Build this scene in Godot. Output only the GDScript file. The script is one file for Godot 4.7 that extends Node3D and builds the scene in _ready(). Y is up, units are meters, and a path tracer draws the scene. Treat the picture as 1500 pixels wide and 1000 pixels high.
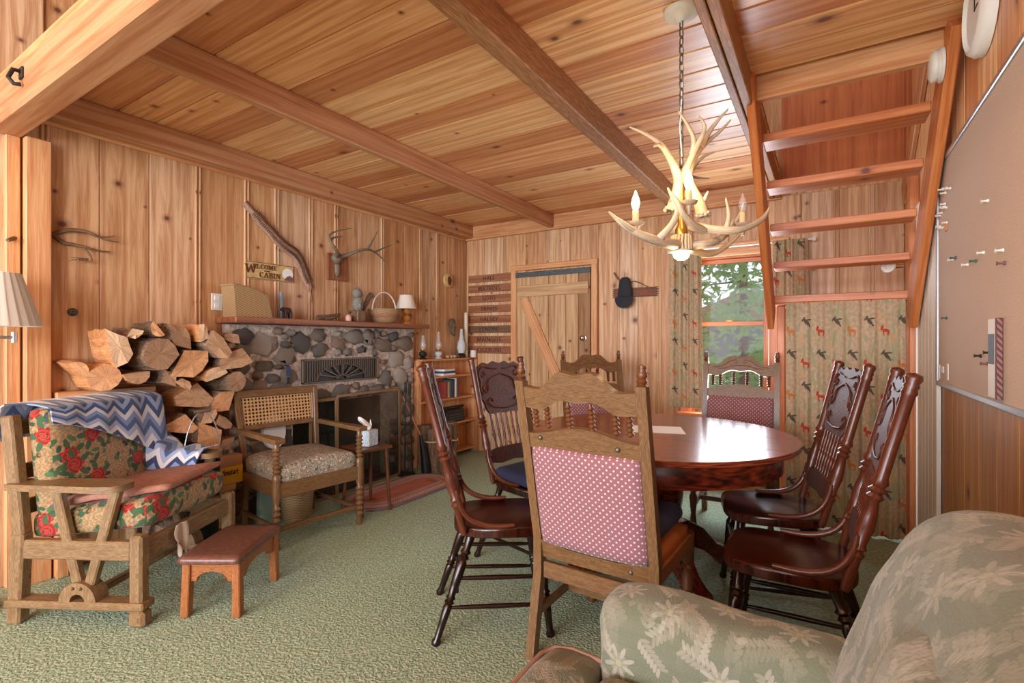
extends Node3D
# A pine-panelled cabin room: stone fireplace, firewood, dining table, stair and antler chandelier.

class MB:
	var v := PackedVector3Array()
	var n := PackedVector3Array()
	var uv := PackedVector2Array()
	var ix := PackedInt32Array()
	var t := Transform3D()
	var uo := Vector2.ZERO
	func face(p: Array, hint: Vector3, u: Array = []) -> void:
		var nn: Vector3 = (p[2] - p[0]).cross(p[1] - p[0])
		var q := p.duplicate()
		var w := u.duplicate()
		if nn.dot(hint) < 0:
			q.reverse()
			w.reverse()
			nn = -nn
		nn = (t.basis * nn).normalized()
		var b := v.size()
		for i in q.size():
			v.append(t * q[i])
			n.append(nn)
			uv.append((w[i] if w.size() else Vector2.ZERO) + uo)
		for i in range(1, q.size() - 1):
			ix.append(b)
			ix.append(b + i)
			ix.append(b + i + 1)
	func _p(a: int, s: Vector3, h: Vector3, c: float) -> Vector3:
		var o := Vector3(s.x * (h.x - c), s.y * (h.y - c), s.z * (h.z - c))
		o[a] = s[a] * h[a]
		return o
	func _u(p: Vector3, a: int, g: int) -> Vector2:
		var o: Array = [0, 1, 2]
		o.erase(a)
		if a == g:
			return Vector2(p[o[0]], p[o[1]])
		o.erase(g)
		return Vector2(p[o[0]], p[g])
	func box(size: Vector3, at := Vector3.ZERO, c := 0.0, g := 1) -> void:
		var h := size * 0.5
		c = minf(c, minf(h.x, minf(h.y, h.z)) * 0.98)
		for a in 3:
			var b: int = (a + 1) % 3
			var k: int = (a + 2) % 3
			for s in [-1.0, 1.0]:
				var q := []
				var w := []
				for e in [[-1, -1], [1, -1], [1, 1], [-1, 1]]:
					var sg := Vector3.ZERO
					sg[a] = s
					sg[b] = e[0]
					sg[k] = e[1]
					var p := _p(a, sg, h, c)
					q.append(p + at)
					w.append(_u(p, a, g))
				var hint := Vector3.ZERO
				hint[a] = s
				face(q, hint, w)
				if c > 0.0:
					for sb in [-1.0, 1.0]:
						var sg1 := Vector3.ZERO
						sg1[a] = s
						sg1[b] = sb
						var r := []
						var w2 := []
						for e in [[a, -1.0], [a, 1.0], [b, 1.0], [b, -1.0]]:
							sg1[k] = e[1]
							var p2 := _p(e[0], sg1, h, c)
							r.append(p2 + at)
							w2.append(_u(p2, a if a != g else b, g))
						var hh := Vector3.ZERO
						hh[a] = s
						hh[b] = sb
						face(r, hh, w2)
		if c > 0.0:
			for sx in [-1.0, 1.0]:
				for sy in [-1.0, 1.0]:
					for sz in [-1.0, 1.0]:
						var sg3 := Vector3(sx, sy, sz)
						face([_p(0, sg3, h, c) + at, _p(1, sg3, h, c) + at, _p(2, sg3, h, c) + at], sg3, [Vector2.ZERO, Vector2.ZERO, Vector2.ZERO])
	func bar(a: Vector3, b: Vector3, w: float, d: float, c := 0.003, up := Vector3.UP) -> void:
		# a straight board from a to b, w wide across `up` x run, d along `up`
		var y := (b - a).normalized()
		var x := y.cross(up)
		if x.length() < 0.01:
			x = Vector3.RIGHT
		x = x.normalized()
		var z := x.cross(y).normalized()
		var keep := t
		t = t * Transform3D(Basis(x, y, z), (a + b) * 0.5)
		box(Vector3(w, (b - a).length(), d), Vector3.ZERO, c, 1)
		t = keep
	func strip(rows: Array, nrm: Array, uvs: Array, closed := true) -> void:
		# rows: Array of PackedVector3Array rings, all of one length
		var b := v.size()
		var m: int = rows[0].size()
		for i in rows.size():
			for j in m:
				v.append(t * rows[i][j])
				n.append((t.basis * nrm[i][j]).normalized())
				uv.append(uvs[i][j] + uo)
		for i in rows.size() - 1:
			for j in m - 1:
				var q := [b + i * m + j, b + i * m + j + 1, b + (i + 1) * m + j + 1, b + (i + 1) * m + j]
				var fn: Vector3 = (v[q[2]] - v[q[0]]).cross(v[q[1]] - v[q[0]])
				if fn.length() < 1e-14:
					fn = (v[q[3]] - v[q[0]]).cross(v[q[2]] - v[q[0]])
				if fn.dot(n[q[0]] + n[q[2]]) < 0:
					q.reverse()
				for e in [0, 1, 2, 0, 2, 3]:
					ix.append(q[e])
	func tube(p: Array, r, sides := 8, caps := true) -> void:
		var rows := []
		var nr := []
		var us := []
		var up := Vector3.UP
		var d0: Vector3 = (p[1] - p[0]).normalized()
		if absf(d0.dot(up)) > 0.95:
			up = Vector3.RIGHT
		var x := d0.cross(up).normalized()
		var run := 0.0
		for i in p.size():
			var d: Vector3 = (p[mini(i + 1, p.size() - 1)] - p[maxi(i - 1, 0)]).normalized()
			x = (x - d * x.dot(d)).normalized()
			var z := d.cross(x)
			var rr: float = r[i] if r is Array else r
			if i > 0:
				run += (p[i] - p[i - 1]).length()
			var ring := PackedVector3Array()
			var nn := PackedVector3Array()
			var uu := PackedVector2Array()
			for j in sides + 1:
				var a := TAU * j / sides
				var o := x * cos(a) + z * sin(a)
				ring.append(p[i] + o * rr)
				nn.append(o)
				uu.append(Vector2(a * 0.02 + a * rr * 0.5, run))
			rows.append(ring)
			nr.append(nn)
			us.append(uu)
		strip(rows, nr, us)
		if caps:
			for e in [0, p.size() - 1]:
				var q := []
				var w := []
				for j in sides:
					q.append(rows[e][j])
					w.append(Vector2(j * 0.01, 0))
				face(q, (p[0] - p[1]) if e == 0 else (p[e] - p[e - 1]), w)
	func lathe(prof: Array, sides := 14) -> void:
		var sn := []
		var flip := -1.0 if prof[0].y > prof[-1].y else 1.0
		for i in prof.size() - 1:
			var d: Vector2 = (prof[i + 1] - prof[i]).normalized() * flip
			sn.append(Vector2(d.y, -d.x))
		var run := 0.0
		for i in prof.size() - 1:
			var step: float = (prof[i + 1] - prof[i]).length()
			if step < 1e-6:
				continue
			var na: Vector2 = sn[i]
			var nb: Vector2 = sn[i]
			if i > 0 and sn[i].dot(sn[i - 1]) > 0.55:
				na = (sn[i] + sn[i - 1]).normalized()
			if i < sn.size() - 1 and sn[i].dot(sn[i + 1]) > 0.55:
				nb = (sn[i] + sn[i + 1]).normalized()
			var rows := []
			var nr := []
			var us := []
			for e in [[prof[i], na, run], [prof[i + 1], nb, run + step]]:
				var ring := PackedVector3Array()
				var nn := PackedVector3Array()
				var uu := PackedVector2Array()
				for j in sides + 1:
					var g := TAU * j / sides
					var o := Vector3(cos(g), 0, sin(g))
					ring.append(o * e[0].x + Vector3(0, e[0].y, 0))
					nn.append(o * e[1].x + Vector3(0, e[1].y, 0))
					uu.append(Vector2(g * 0.05, e[2]))
				rows.append(ring)
				nr.append(nn)
				us.append(uu)
			strip(rows, nr, us)
			run += step
		for e in [0, prof.size() - 1]:
			if prof[e].x > 0.0005:
				var q := []
				for j in sides:
					var g := TAU * j / sides
					q.append(Vector3(cos(g) * prof[e].x, prof[e].y, sin(g) * prof[e].x))
				var other: Vector2 = prof[-1] if e == 0 else prof[0]
				face(q, Vector3.DOWN if prof[e].y <= other.y else Vector3.UP, q.map(func(k): return Vector2(k.x, k.z)))
	func turned(a: Vector3, b: Vector3, prof: Array, sides := 12) -> void:
		# profile of (radius, 0..1) from a to b
		var y := (b - a)
		var l := y.length()
		y = y / l
		var x := y.cross(Vector3.FORWARD).normalized()
		var keep := t
		t = t * Transform3D(Basis(x, y, x.cross(y)), a)
		var q := []
		for k in prof:
			q.append(Vector2(k.x, k.y * l))
		lathe(q, sides)
		t = keep
	func prism(poly: PackedVector2Array, d: float, g := 1) -> void:
		# outline in x, y; thickness d centred on z
		var tri := Geometry2D.triangulate_polygon(poly)
		for s in [-1.0, 1.0]:
			for k in range(0, tri.size(), 3):
				var q := []
				var w := []
				for e in 3:
					var p: Vector2 = poly[tri[k + e]]
					q.append(Vector3(p.x, p.y, s * d * 0.5))
					w.append(p if g == 1 else Vector2(p.y, p.x))
				face(q, Vector3(0, 0, s), w)
		var cw := Geometry2D.is_polygon_clockwise(poly)
		var m := poly.size()
		var en := []
		for i in m:
			var e: Vector2 = poly[(i + 1) % m] - poly[i]
			var o := Vector2(e.y, -e.x).normalized()
			en.append(-o if cw else o)
		for i in m:
			var j := (i + 1) % m
			var na: Vector2 = en[i] + en[(i + m - 1) % m] if en[i].dot(en[(i + m - 1) % m]) > 0.6 else en[i]
			var nb: Vector2 = en[i] + en[j] if en[i].dot(en[j]) > 0.6 else en[i]
			var b := v.size()
			var q := [[poly[i], -1, na], [poly[j], -1, nb], [poly[j], 1, nb], [poly[i], 1, na]]
			for k in q:
				v.append(t * Vector3(k[0].x, k[0].y, k[1] * d * 0.5))
				n.append((t.basis * Vector3(k[2].x, k[2].y, 0)).normalized())
				uv.append((Vector2(k[1] * d * 0.5, k[0].y) if g == 1 else Vector2(k[1] * d * 0.5, k[0].x)) + uo)
			var order := [0, 1, 2, 0, 2, 3]
			var fn: Vector3 = (v[b + 2] - v[b]).cross(v[b + 1] - v[b])
			if fn.dot(n[b]) < 0:
				order = [2, 1, 0, 3, 2, 0]
			for e in order:
				ix.append(b + e)
	func grid(f: Callable, nu: int, nv: int, thick := 0.0, us := Vector2.ONE) -> void:
		# f(u, v) -> Vector3, u and v in 0..1; a sheet with real thickness when thick > 0
		var pt := []
		for i in nv + 1:
			var row := PackedVector3Array()
			for j in nu + 1:
				row.append(f.call(float(j) / nu, float(i) / nv))
			pt.append(row)
		var nr := []
		for i in nv + 1:
			var row := PackedVector3Array()
			for j in nu + 1:
				var du: Vector3 = pt[i][mini(j + 1, nu)] - pt[i][maxi(j - 1, 0)]
				var dv: Vector3 = pt[mini(i + 1, nv)][j] - pt[maxi(i - 1, 0)][j]
				row.append(du.cross(dv).normalized())
			nr.append(row)
		var uvs := []
		for i in nv + 1:
			var row := PackedVector2Array()
			for j in nu + 1:
				row.append(Vector2(us.x * j / nu, us.y * i / nv))
			uvs.append(row)
		strip(pt, nr, uvs)
		if thick > 0.0:
			var bk := []
			var bn := []
			for i in nv + 1:
				var row := PackedVector3Array()
				var rn := PackedVector3Array()
				for j in nu + 1:
					row.append(pt[i][j] - nr[i][j] * thick)
					rn.append(-nr[i][j])
				bk.append(row)
				bn.append(rn)
			strip(bk, bn, uvs)
			var c: Vector3 = pt[nv / 2][nu / 2]
			for j in nu:
				for i in [0, nv]:
					face([pt[i][j], pt[i][j + 1], bk[i][j + 1], bk[i][j]], pt[i][j] - c, [uvs[i][j], uvs[i][j + 1], uvs[i][j + 1], uvs[i][j]])
			for i in nv:
				for j in [0, nu]:
					face([pt[i][j], pt[i + 1][j], bk[i + 1][j], bk[i][j]], pt[i][j] - c, [uvs[i][j], uvs[i + 1][j], uvs[i + 1][j], uvs[i][j]])
	func rbox(size: Vector3, at := Vector3.ZERO, r := 0.05, seg := 6, warp = null) -> void:
		# a soft box: every side a grid, corners rounded by r, then bent by warp(p) -> p
		var h := size * 0.5
		var inn := Vector3(maxf(h.x - r, 0), maxf(h.y - r, 0), maxf(h.z - r, 0))
		for a in 3:
			var b: int = (a + 1) % 3
			var k: int = (a + 2) % 3
			for s in [-1.0, 1.0]:
				var rows := []
				var us := []
				for i in seg + 1:
					var row := PackedVector3Array()
					var ur := PackedVector2Array()
					for j in seg + 1:
						var p := Vector3.ZERO
						p[a] = s * h[a]
						p[b] = _ease(float(i) / seg) * h[b]
						p[k] = _ease(float(j) / seg) * h[k]
						var q := p.clamp(-inn, inn)
						var d := p - q
						if d.length() > 1e-6:
							p = q + d.normalized() * r
						var w := p
						if warp != null:
							w = warp.call(p)
						row.append(w + at)
						ur.append(_u(p, a, 1))
					rows.append(row)
					us.append(ur)
				var nr := []
				for i in seg + 1:
					var rn := PackedVector3Array()
					for j in seg + 1:
						var du: Vector3 = rows[i][mini(j + 1, seg)] - rows[i][maxi(j - 1, 0)]
						var dv: Vector3 = rows[mini(i + 1, seg)][j] - rows[maxi(i - 1, 0)][j]
						var fn := du.cross(dv)
						var out := Vector3.ZERO
						out[a] = s
						if fn.dot(out) < 0:
							fn = -fn
						fn = fn.normalized()
						if i == 0 or j == 0 or i == seg or j == seg:
							# meet the neighbouring side halfway
							var p3 := Vector3.ZERO
							p3[a] = s * h[a]
							p3[b] = _ease(float(i) / seg) * h[b]
							p3[k] = _ease(float(j) / seg) * h[k]
							fn = (p3 - p3.clamp(-inn, inn)).normalized()
						rn.append(fn)
					nr.append(rn)
				strip(rows, nr, us)
	func _ease(x: float) -> float:
		return clampf(sin((x - 0.5) * PI) * 0.35 + (x - 0.5) * 1.3, -1.0, 1.0) if x > 0.0 and x < 1.0 else signf(x - 0.5)
	func blob(r: Vector3, seed_: int, rough := 0.15, seg := 3) -> void:
		# a lumpy rounded stone
		var rng := FastNoiseLite.new()
		rng.seed = seed_
		rng.frequency = 0.9
		for a in 3:
			var b: int = (a + 1) % 3
			var k: int = (a + 2) % 3
			for s in [-1.0, 1.0]:
				var rows := []
				var nr := []
				var us := []
				for i in seg + 1:
					var row := PackedVector3Array()
					var rn := PackedVector3Array()
					var ur := PackedVector2Array()
					for j in seg + 1:
						var p := Vector3.ZERO
						p[a] = s
						p[b] = tan((float(i) / seg - 0.5) * PI * 0.5)
						p[k] = tan((float(j) / seg - 0.5) * PI * 0.5)
						p = p.normalized()
						var m := 1.0 + rough * 2.0 * rng.get_noise_3d(p.x * 1.3, p.y * 1.3, p.z * 1.3)
						row.append(Vector3(p.x * r.x, p.y * r.y, p.z * r.z) * m)
						rn.append(Vector3(p.x / r.x, p.y / r.y, p.z / r.z).normalized())
						ur.append(Vector2(p.z * r.z, p.y * r.y))
					rows.append(row)
					nr.append(rn)
					us.append(ur)
				strip(rows, nr, us)
	func commit(mesh: ArrayMesh = null) -> ArrayMesh:
		if mesh == null:
			mesh = ArrayMesh.new()
		var a := []
		a.resize(Mesh.ARRAY_MAX)
		a[Mesh.ARRAY_VERTEX] = v
		a[Mesh.ARRAY_NORMAL] = n
		a[Mesh.ARRAY_TEX_UV] = uv
		a[Mesh.ARRAY_INDEX] = ix
		mesh.add_surface_from_arrays(Mesh.PRIMITIVE_TRIANGLES, a)
		return mesh

var M := {}
var taken := {}
var rng := RandomNumberGenerator.new()
const XL := -3.54
const ZB := -4.64
const XR := 0.5

func numbered(called: String) -> String:
	taken[called] = taken.get(called, -1) + 1
	return called if taken[called] == 0 else "%s_%03d" % [called, taken[called]]

func thing(called: String, label: String, category: String, at := Vector3.ZERO, turn := 0.0, group := "") -> Node3D:
	var o := Node3D.new()
	o.name = numbered(called)
	add_child(o)
	o.position = at
	o.rotation.y = turn
	o.set_meta("label", label)
	o.set_meta("category", category)
	if group:
		o.set_meta("group", group)
	return o

func part(parent: Node, called: String, mb, m: Material, label := "") -> MeshInstance3D:
	var o := MeshInstance3D.new()
	o.mesh = mb.commit() if mb is MB else mb
	o.name = called
	for i in o.mesh.get_surface_count():
		if m:
			o.set_surface_override_material(i, m)
	parent.add_child(o, true)
	if label:
		o.set_meta("label", label)
	return o

func struct(called: String, mb, m: Material, label := "") -> MeshInstance3D:
	var o := part(self, numbered(called), mb, m)
	o.set_meta("kind", "structure")
	if label:
		o.set_meta("label", label)
	return o

func solo(called: String, mb, m: Material, label: String, category: String, at := Vector3.ZERO, turn := 0.0, group := "") -> MeshInstance3D:
	var o := part(self, numbered(called), mb, m)
	o.position = at
	o.rotation.y = turn
	o.set_meta("label", label)
	o.set_meta("category", category)
	if group:
		o.set_meta("group", group)
	return o

func again(o: Node3D, called: String, at: Vector3, turn: float, label: String, group := "") -> Node3D:
	var c: Node3D = o.duplicate()
	c.name = numbered(called)
	add_child(c)
	c.position = at
	c.rotation.y = turn
	c.set_meta("label", label)
	if group:
		c.set_meta("group", group)
	return c

func bxm(size: Vector3, at := Vector3.ZERO, c := 0.003, g := 1) -> MB:
	var m := MB.new()
	m.uo = Vector2(0.14 + rng.randf() * 0.6, rng.randf() * 2.0)
	m.box(size, at, c, g)
	return m

func lettering(parent: Node, text: String, height: float, at: Vector3, turn: float, m: Material, font := "Droid Sans", bold := true, wide := 1.0) -> MeshInstance3D:
	var tm := TextMesh.new()
	var f := SystemFont.new()
	f.font_names = PackedStringArray([font])
	f.font_weight = 700 if bold else 400
	tm.font = f
	tm.text = text
	tm.font_size = 48
	tm.pixel_size = height / 48.0 / 0.72
	tm.depth = 0.003
	tm.curve_step = 4.0
	var o := MeshInstance3D.new()
	o.mesh = tm
	o.name = "lettering"
	o.material_override = null
	o.set_surface_override_material(0, m)
	o.position = at
	o.rotation.y = turn
	o.scale.x = wide
	parent.add_child(o, true)
	return o

func noise(s: int, f: float, kind := FastNoiseLite.TYPE_SIMPLEX_SMOOTH, oct := 3) -> FastNoiseLite:
	var q := FastNoiseLite.new()
	q.seed = s
	q.frequency = f
	q.noise_type = kind
	q.fractal_octaves = oct
	if oct < 2:
		q.fractal_type = FastNoiseLite.FRACTAL_NONE
	return q

func paint(w: int, h: int, fn: Callable, alpha := false) -> ImageTexture:
	var b := PackedByteArray()
	b.resize(w * h * (4 if alpha else 3))
	var k := 0
	for y in h:
		for x in w:
			var c: Color = fn.call(x, y)
			b[k] = clampi(int(c.r * 255.0), 0, 255)
			b[k + 1] = clampi(int(c.g * 255.0), 0, 255)
			b[k + 2] = clampi(int(c.b * 255.0), 0, 255)
			k += 3
			if alpha:
				b[k] = clampi(int(c.a * 255.0), 0, 255)
				k += 1
	return ImageTexture.create_from_image(Image.create_from_data(w, h, false, Image.FORMAT_RGBA8 if alpha else Image.FORMAT_RGB8, b))

func c8(r: float, g: float, b: float) -> Color:
	return Color(r / 255.0, g / 255.0, b / 255.0)

func pine_texture(sd: int, knots: int, light: Color, dark: Color, knot: Color) -> ImageTexture:
	# 0.96 m across the boards by 3 m along the grain
	var w := 512
	var h := 1024
	var shift := PackedFloat32Array()
	var mask := PackedFloat32Array()
	shift.resize(w * h)
	mask.resize(w * h)
	var r := RandomNumberGenerator.new()
	r.seed = sd
	for i in knots:
		var kx := r.randi_range(8, w - 9)
		var ky := r.randi_range(8, h - 9)
		var rx := r.randf_range(2.5, 9.0) if i % 3 else r.randf_range(7.0, 12.0)
		var ry := rx * r.randf_range(0.6, 1.1) * 0.64
		for dy in range(-80, 81):
			var y := posmod(ky + dy, h)
			for dx in range(-34, 35):
				var x := posmod(kx + dx, w)
				var g := exp(-pow(dx / 15.0, 2) - pow(dy / 30.0, 2))
				shift[y * w + x] += g * rx * 1.3 * (1.0 if dx >= 0 else -1.0) * (1.0 - exp(-absf(dx) / 3.0))
				var q := sqrt(pow(dx / rx, 2) + pow(dy / ry, 2))
				if q < 2.4:
					var m := clampf(1.25 - q, 0.0, 1.0) + 0.22 * clampf(2.4 - q, 0.0, 1.0)
					if q < 1.0 and int(q * 4.0) % 2 == 1:
						m *= 0.82
					mask[y * w + x] = maxf(mask[y * w + x], m)
	var n1 := noise(sd + 1, 0.02, FastNoiseLite.TYPE_SIMPLEX_SMOOTH, 2)
	var n2 := noise(sd + 2, 0.12, FastNoiseLite.TYPE_SIMPLEX_SMOOTH, 2)
	return paint(w, h, func(x: int, y: int):
		var k: int = y * w + x
		var sx: float = x + shift[k]
		var yy := absf(y - h * 0.5) * 2.0
		var broad := n1.get_noise_2d(sx * 2.2, yy * 0.07)
		var fine := n2.get_noise_2d(sx * 2.6, yy * 0.05)
		var ring := sin(sx * 0.55 + broad * 16.0)
		var d := clampf(0.42 + broad * 0.85 + fine * 0.35 + ring * 0.15, 0.0, 1.0)
		return light.lerp(dark, d).lerp(knot, clampf(mask[k], 0.0, 0.92)))

func oak_texture(sd: int, light: Color, dark: Color) -> ImageTexture:
	var n1 := noise(sd, 0.03, FastNoiseLite.TYPE_SIMPLEX_SMOOTH, 2)
	var n2 := noise(sd + 5, 0.25, FastNoiseLite.TYPE_SIMPLEX_SMOOTH, 2)
	return paint(256, 512, func(x: int, y: int):
		var yy := absf(y - 256.0) * 2.0
		var broad := n1.get_noise_2d(x * 1.6, yy * 0.11)
		var pore := n2.get_noise_2d(x * 2.2, yy * 0.045)
		var ring := sin(x * 0.45 + broad * 14.0)
		return light.lerp(dark, clampf(0.42 + ring * 0.22 + pore * 0.5 + broad * 0.25, 0.0, 1.0)))

func speckle(sd: int, f: float, a: Color, b: Color, gain := 1.0, size := 256, oct := 3) -> ImageTexture:
	var q := noise(sd, f, FastNoiseLite.TYPE_SIMPLEX_SMOOTH, oct)
	var im := q.get_seamless_image(size, size)
	return paint(size, size, func(x: int, y: int): return a.lerp(b, clampf((im.get_pixel(x, y).r - 0.5) * gain + 0.5, 0.0, 1.0)))

func blot(im: Image, cx: float, cy: float, rx: float, ry: float, turn: float, col: Color, lobes := 0.0, deep := 0.0, swirl := 0.0) -> void:
	# one printed motif: an ellipse, or a flower where lobes > 0
	var w := im.get_width()
	var h := im.get_height()
	var m := int(maxf(rx, ry) * (1.0 + deep)) + 2
	for y in range(-m, m + 1):
		for x in range(-m, m + 1):
			var p := Vector2(x, y).rotated(-turn)
			var q := Vector2(p.x / rx, p.y / ry)
			var d := q.length()
			var e := 1.0
			if lobes > 0.0:
				e = 1.0 - deep * 0.5 + deep * 0.5 * cos(q.angle() * lobes)
			if d < e:
				var c := col
				if swirl > 0.0:
					c = col.darkened(swirl * (0.5 + 0.5 * sin(d * 15.0 + q.angle() * 2.0)))
				im.set_pixel(posmod(int(cx) + x, w), posmod(int(cy) + y, h), c)

func rose_texture() -> ImageTexture:
	var im := speckle(3, 0.06, c8(128, 102, 70), c8(170, 138, 96), 2.0, 512).get_image()
	var r := RandomNumberGenerator.new()
	r.seed = 7
	for i in 60:
		var p := Vector2(r.randf() * 512, r.randf() * 512)
		blot(im, p.x, p.y, r.randf_range(12, 26), r.randf_range(7, 12), r.randf() * TAU, [c8(52, 76, 44), c8(70, 100, 58), c8(40, 62, 44)][i % 3])
	for i in 46:
		blot(im, r.randf() * 512, r.randf() * 512, 9, 9, r.randf() * 3, [c8(110, 74, 120), c8(90, 66, 112), c8(176, 92, 46)][i % 3], 5.0, 0.7)
	for p in [Vector2(90, 100), Vector2(330, 60), Vector2(220, 250), Vector2(430, 260), Vector2(80, 400), Vector2(330, 430), Vector2(210, 20), Vector2(480, 130), Vector2(190, 480), Vector2(20, 250)]:
		for k in 5:
			blot(im, p.x + cos(k * 1.3) * 52, p.y + sin(k * 1.3) * 52, 30, 14, k * 1.3, c8(56, 84, 50))
		blot(im, p.x, p.y, 48, 44, 0.3, c8(190, 44, 34), 7.0, 0.28, 0.42)
		blot(im, p.x + 6, p.y - 4, 24, 21, 0.9, c8(206, 70, 50), 5.0, 0.3, 0.5)
	return ImageTexture.create_from_image(im)

func tapestry_texture() -> ImageTexture:
	var im := speckle(9, 0.1, c8(168, 156, 132), c8(120, 112, 96), 2.0, 256).get_image()
	var r := RandomNumberGenerator.new()
	r.seed = 12
	var cs := [c8(70, 84, 66), c8(158, 84, 80), c8(58, 52, 56), c8(206, 196, 172), c8(96, 84, 104), c8(188, 146, 110), c8(214, 204, 184)]
	for i in 520:
		blot(im, r.randf() * 256, r.randf() * 256, r.randf_range(2.5, 7.0), r.randf_range(2.0, 4.5), r.randf() * 6, cs[i % 7], [0.0, 5.0][i % 2], 0.5)
	return ImageTexture.create_from_image(im)

func curtain_texture() -> ImageTexture:
	# hunting print: reeds, leaves, dark flying birds and red dogs on tan, 0.5 m square
	var im := speckle(21, 0.05, c8(192, 164, 132), c8(168, 144, 114), 1.6, 512).get_image()
	var r := RandomNumberGenerator.new()
	r.seed = 33
	for i in 90:
		blot(im, r.randf() * 512, r.randf() * 512, r.randf_range(3, 6), r.randf_range(20, 60), r.randf_range(-0.3, 0.3), [c8(158, 154, 116), c8(178, 160, 122), c8(150, 148, 112)][i % 3])
	for i in 40:
		blot(im, r.randf() * 512, r.randf() * 512, 16, 11, r.randf() * 3, [c8(150, 150, 118), c8(196, 150, 106), c8(164, 158, 124)][i % 3], 5.0, 0.6)
	var k := 0
	for y in 4:
		for x in 4:
			var p := Vector2(64 + x * 128 + (y % 2) * 64, 60 + y * 128)
			var ink := c8(84, 76, 62)
			blot(im, p.x, p.y, 7, 17, -0.7, ink)
			blot(im, p.x - 12, p.y - 11, 4, 12, 0.7, ink)
			blot(im, p.x + 10, p.y - 9, 3, 11, 1.5, ink)
			blot(im, p.x + 12, p.y + 15, 3, 7, -0.6, ink)
			var red := [c8(178, 62, 44), c8(188, 112, 58)][k % 2] as Color
			var s := p + Vector2(62, 36)
			blot(im, s.x, s.y, 13, 6, 0.1, red)
			blot(im, s.x - 14, s.y - 10, 6, 10, 0.3, red)
			blot(im, s.x + 10, s.y + 10, 3, 10, 0.2, red)
			blot(im, s.x - 8, s.y + 10, 3, 10, -0.3, red)
			k += 1
	return ImageTexture.create_from_image(im)

func brocade_texture() -> ImageTexture:
	# woven leaves and blossoms, pale on sage, 0.6 m square
	var im := speckle(41, 0.2, c8(96, 100, 80), c8(110, 112, 92), 1.8, 512).get_image()
	var r := RandomNumberGenerator.new()
	r.seed = 44
	for i in 26:
		var p := Vector2(r.randf() * 512, r.randf() * 512)
		var a := r.randf() * TAU
		for k in 7:
			var q := p + Vector2.from_angle(a) * k * 15.0
			blot(im, q.x + cos(a + 1.2) * 12, q.y + sin(a + 1.2) * 12, 17, 6, a + 0.9, c8(146, 142, 126))
			blot(im, q.x + cos(a - 1.2) * 12, q.y + sin(a - 1.2) * 12, 17, 6, a - 0.9, c8(134, 130, 112))
	for p in [Vector2(110, 120), Vector2(370, 80), Vector2(250, 300), Vector2(450, 350), Vector2(90, 420)]:
		blot(im, p.x, p.y, 58, 58, 0.4, c8(150, 146, 132), 8.0, 0.75)
		blot(im, p.x, p.y, 34, 34, 0.0, c8(130, 128, 108), 8.0, 0.6)
		blot(im, p.x, p.y, 11, 11, 0.0, c8(150, 148, 118))
	return ImageTexture.create_from_image(im)

func mat(called: String, col: Color, rough := 0.6, tex: Texture2D = null, sc := Vector2.ONE, o := {}) -> StandardMaterial3D:
	var m := StandardMaterial3D.new()
	m.resource_name = called
	m.albedo_color = col
	m.roughness = rough
	if tex:
		m.albedo_texture = tex
	m.uv1_scale = Vector3(sc.x, sc.y, sc.x)
	for k in o:
		m.set(k, o[k])
	M[called] = m
	return m

func relief(m: StandardMaterial3D, tex: Texture2D, depth_cm: float) -> void:
	m.heightmap_enabled = true
	m.heightmap_texture = tex
	m.heightmap_scale = depth_cm

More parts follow.
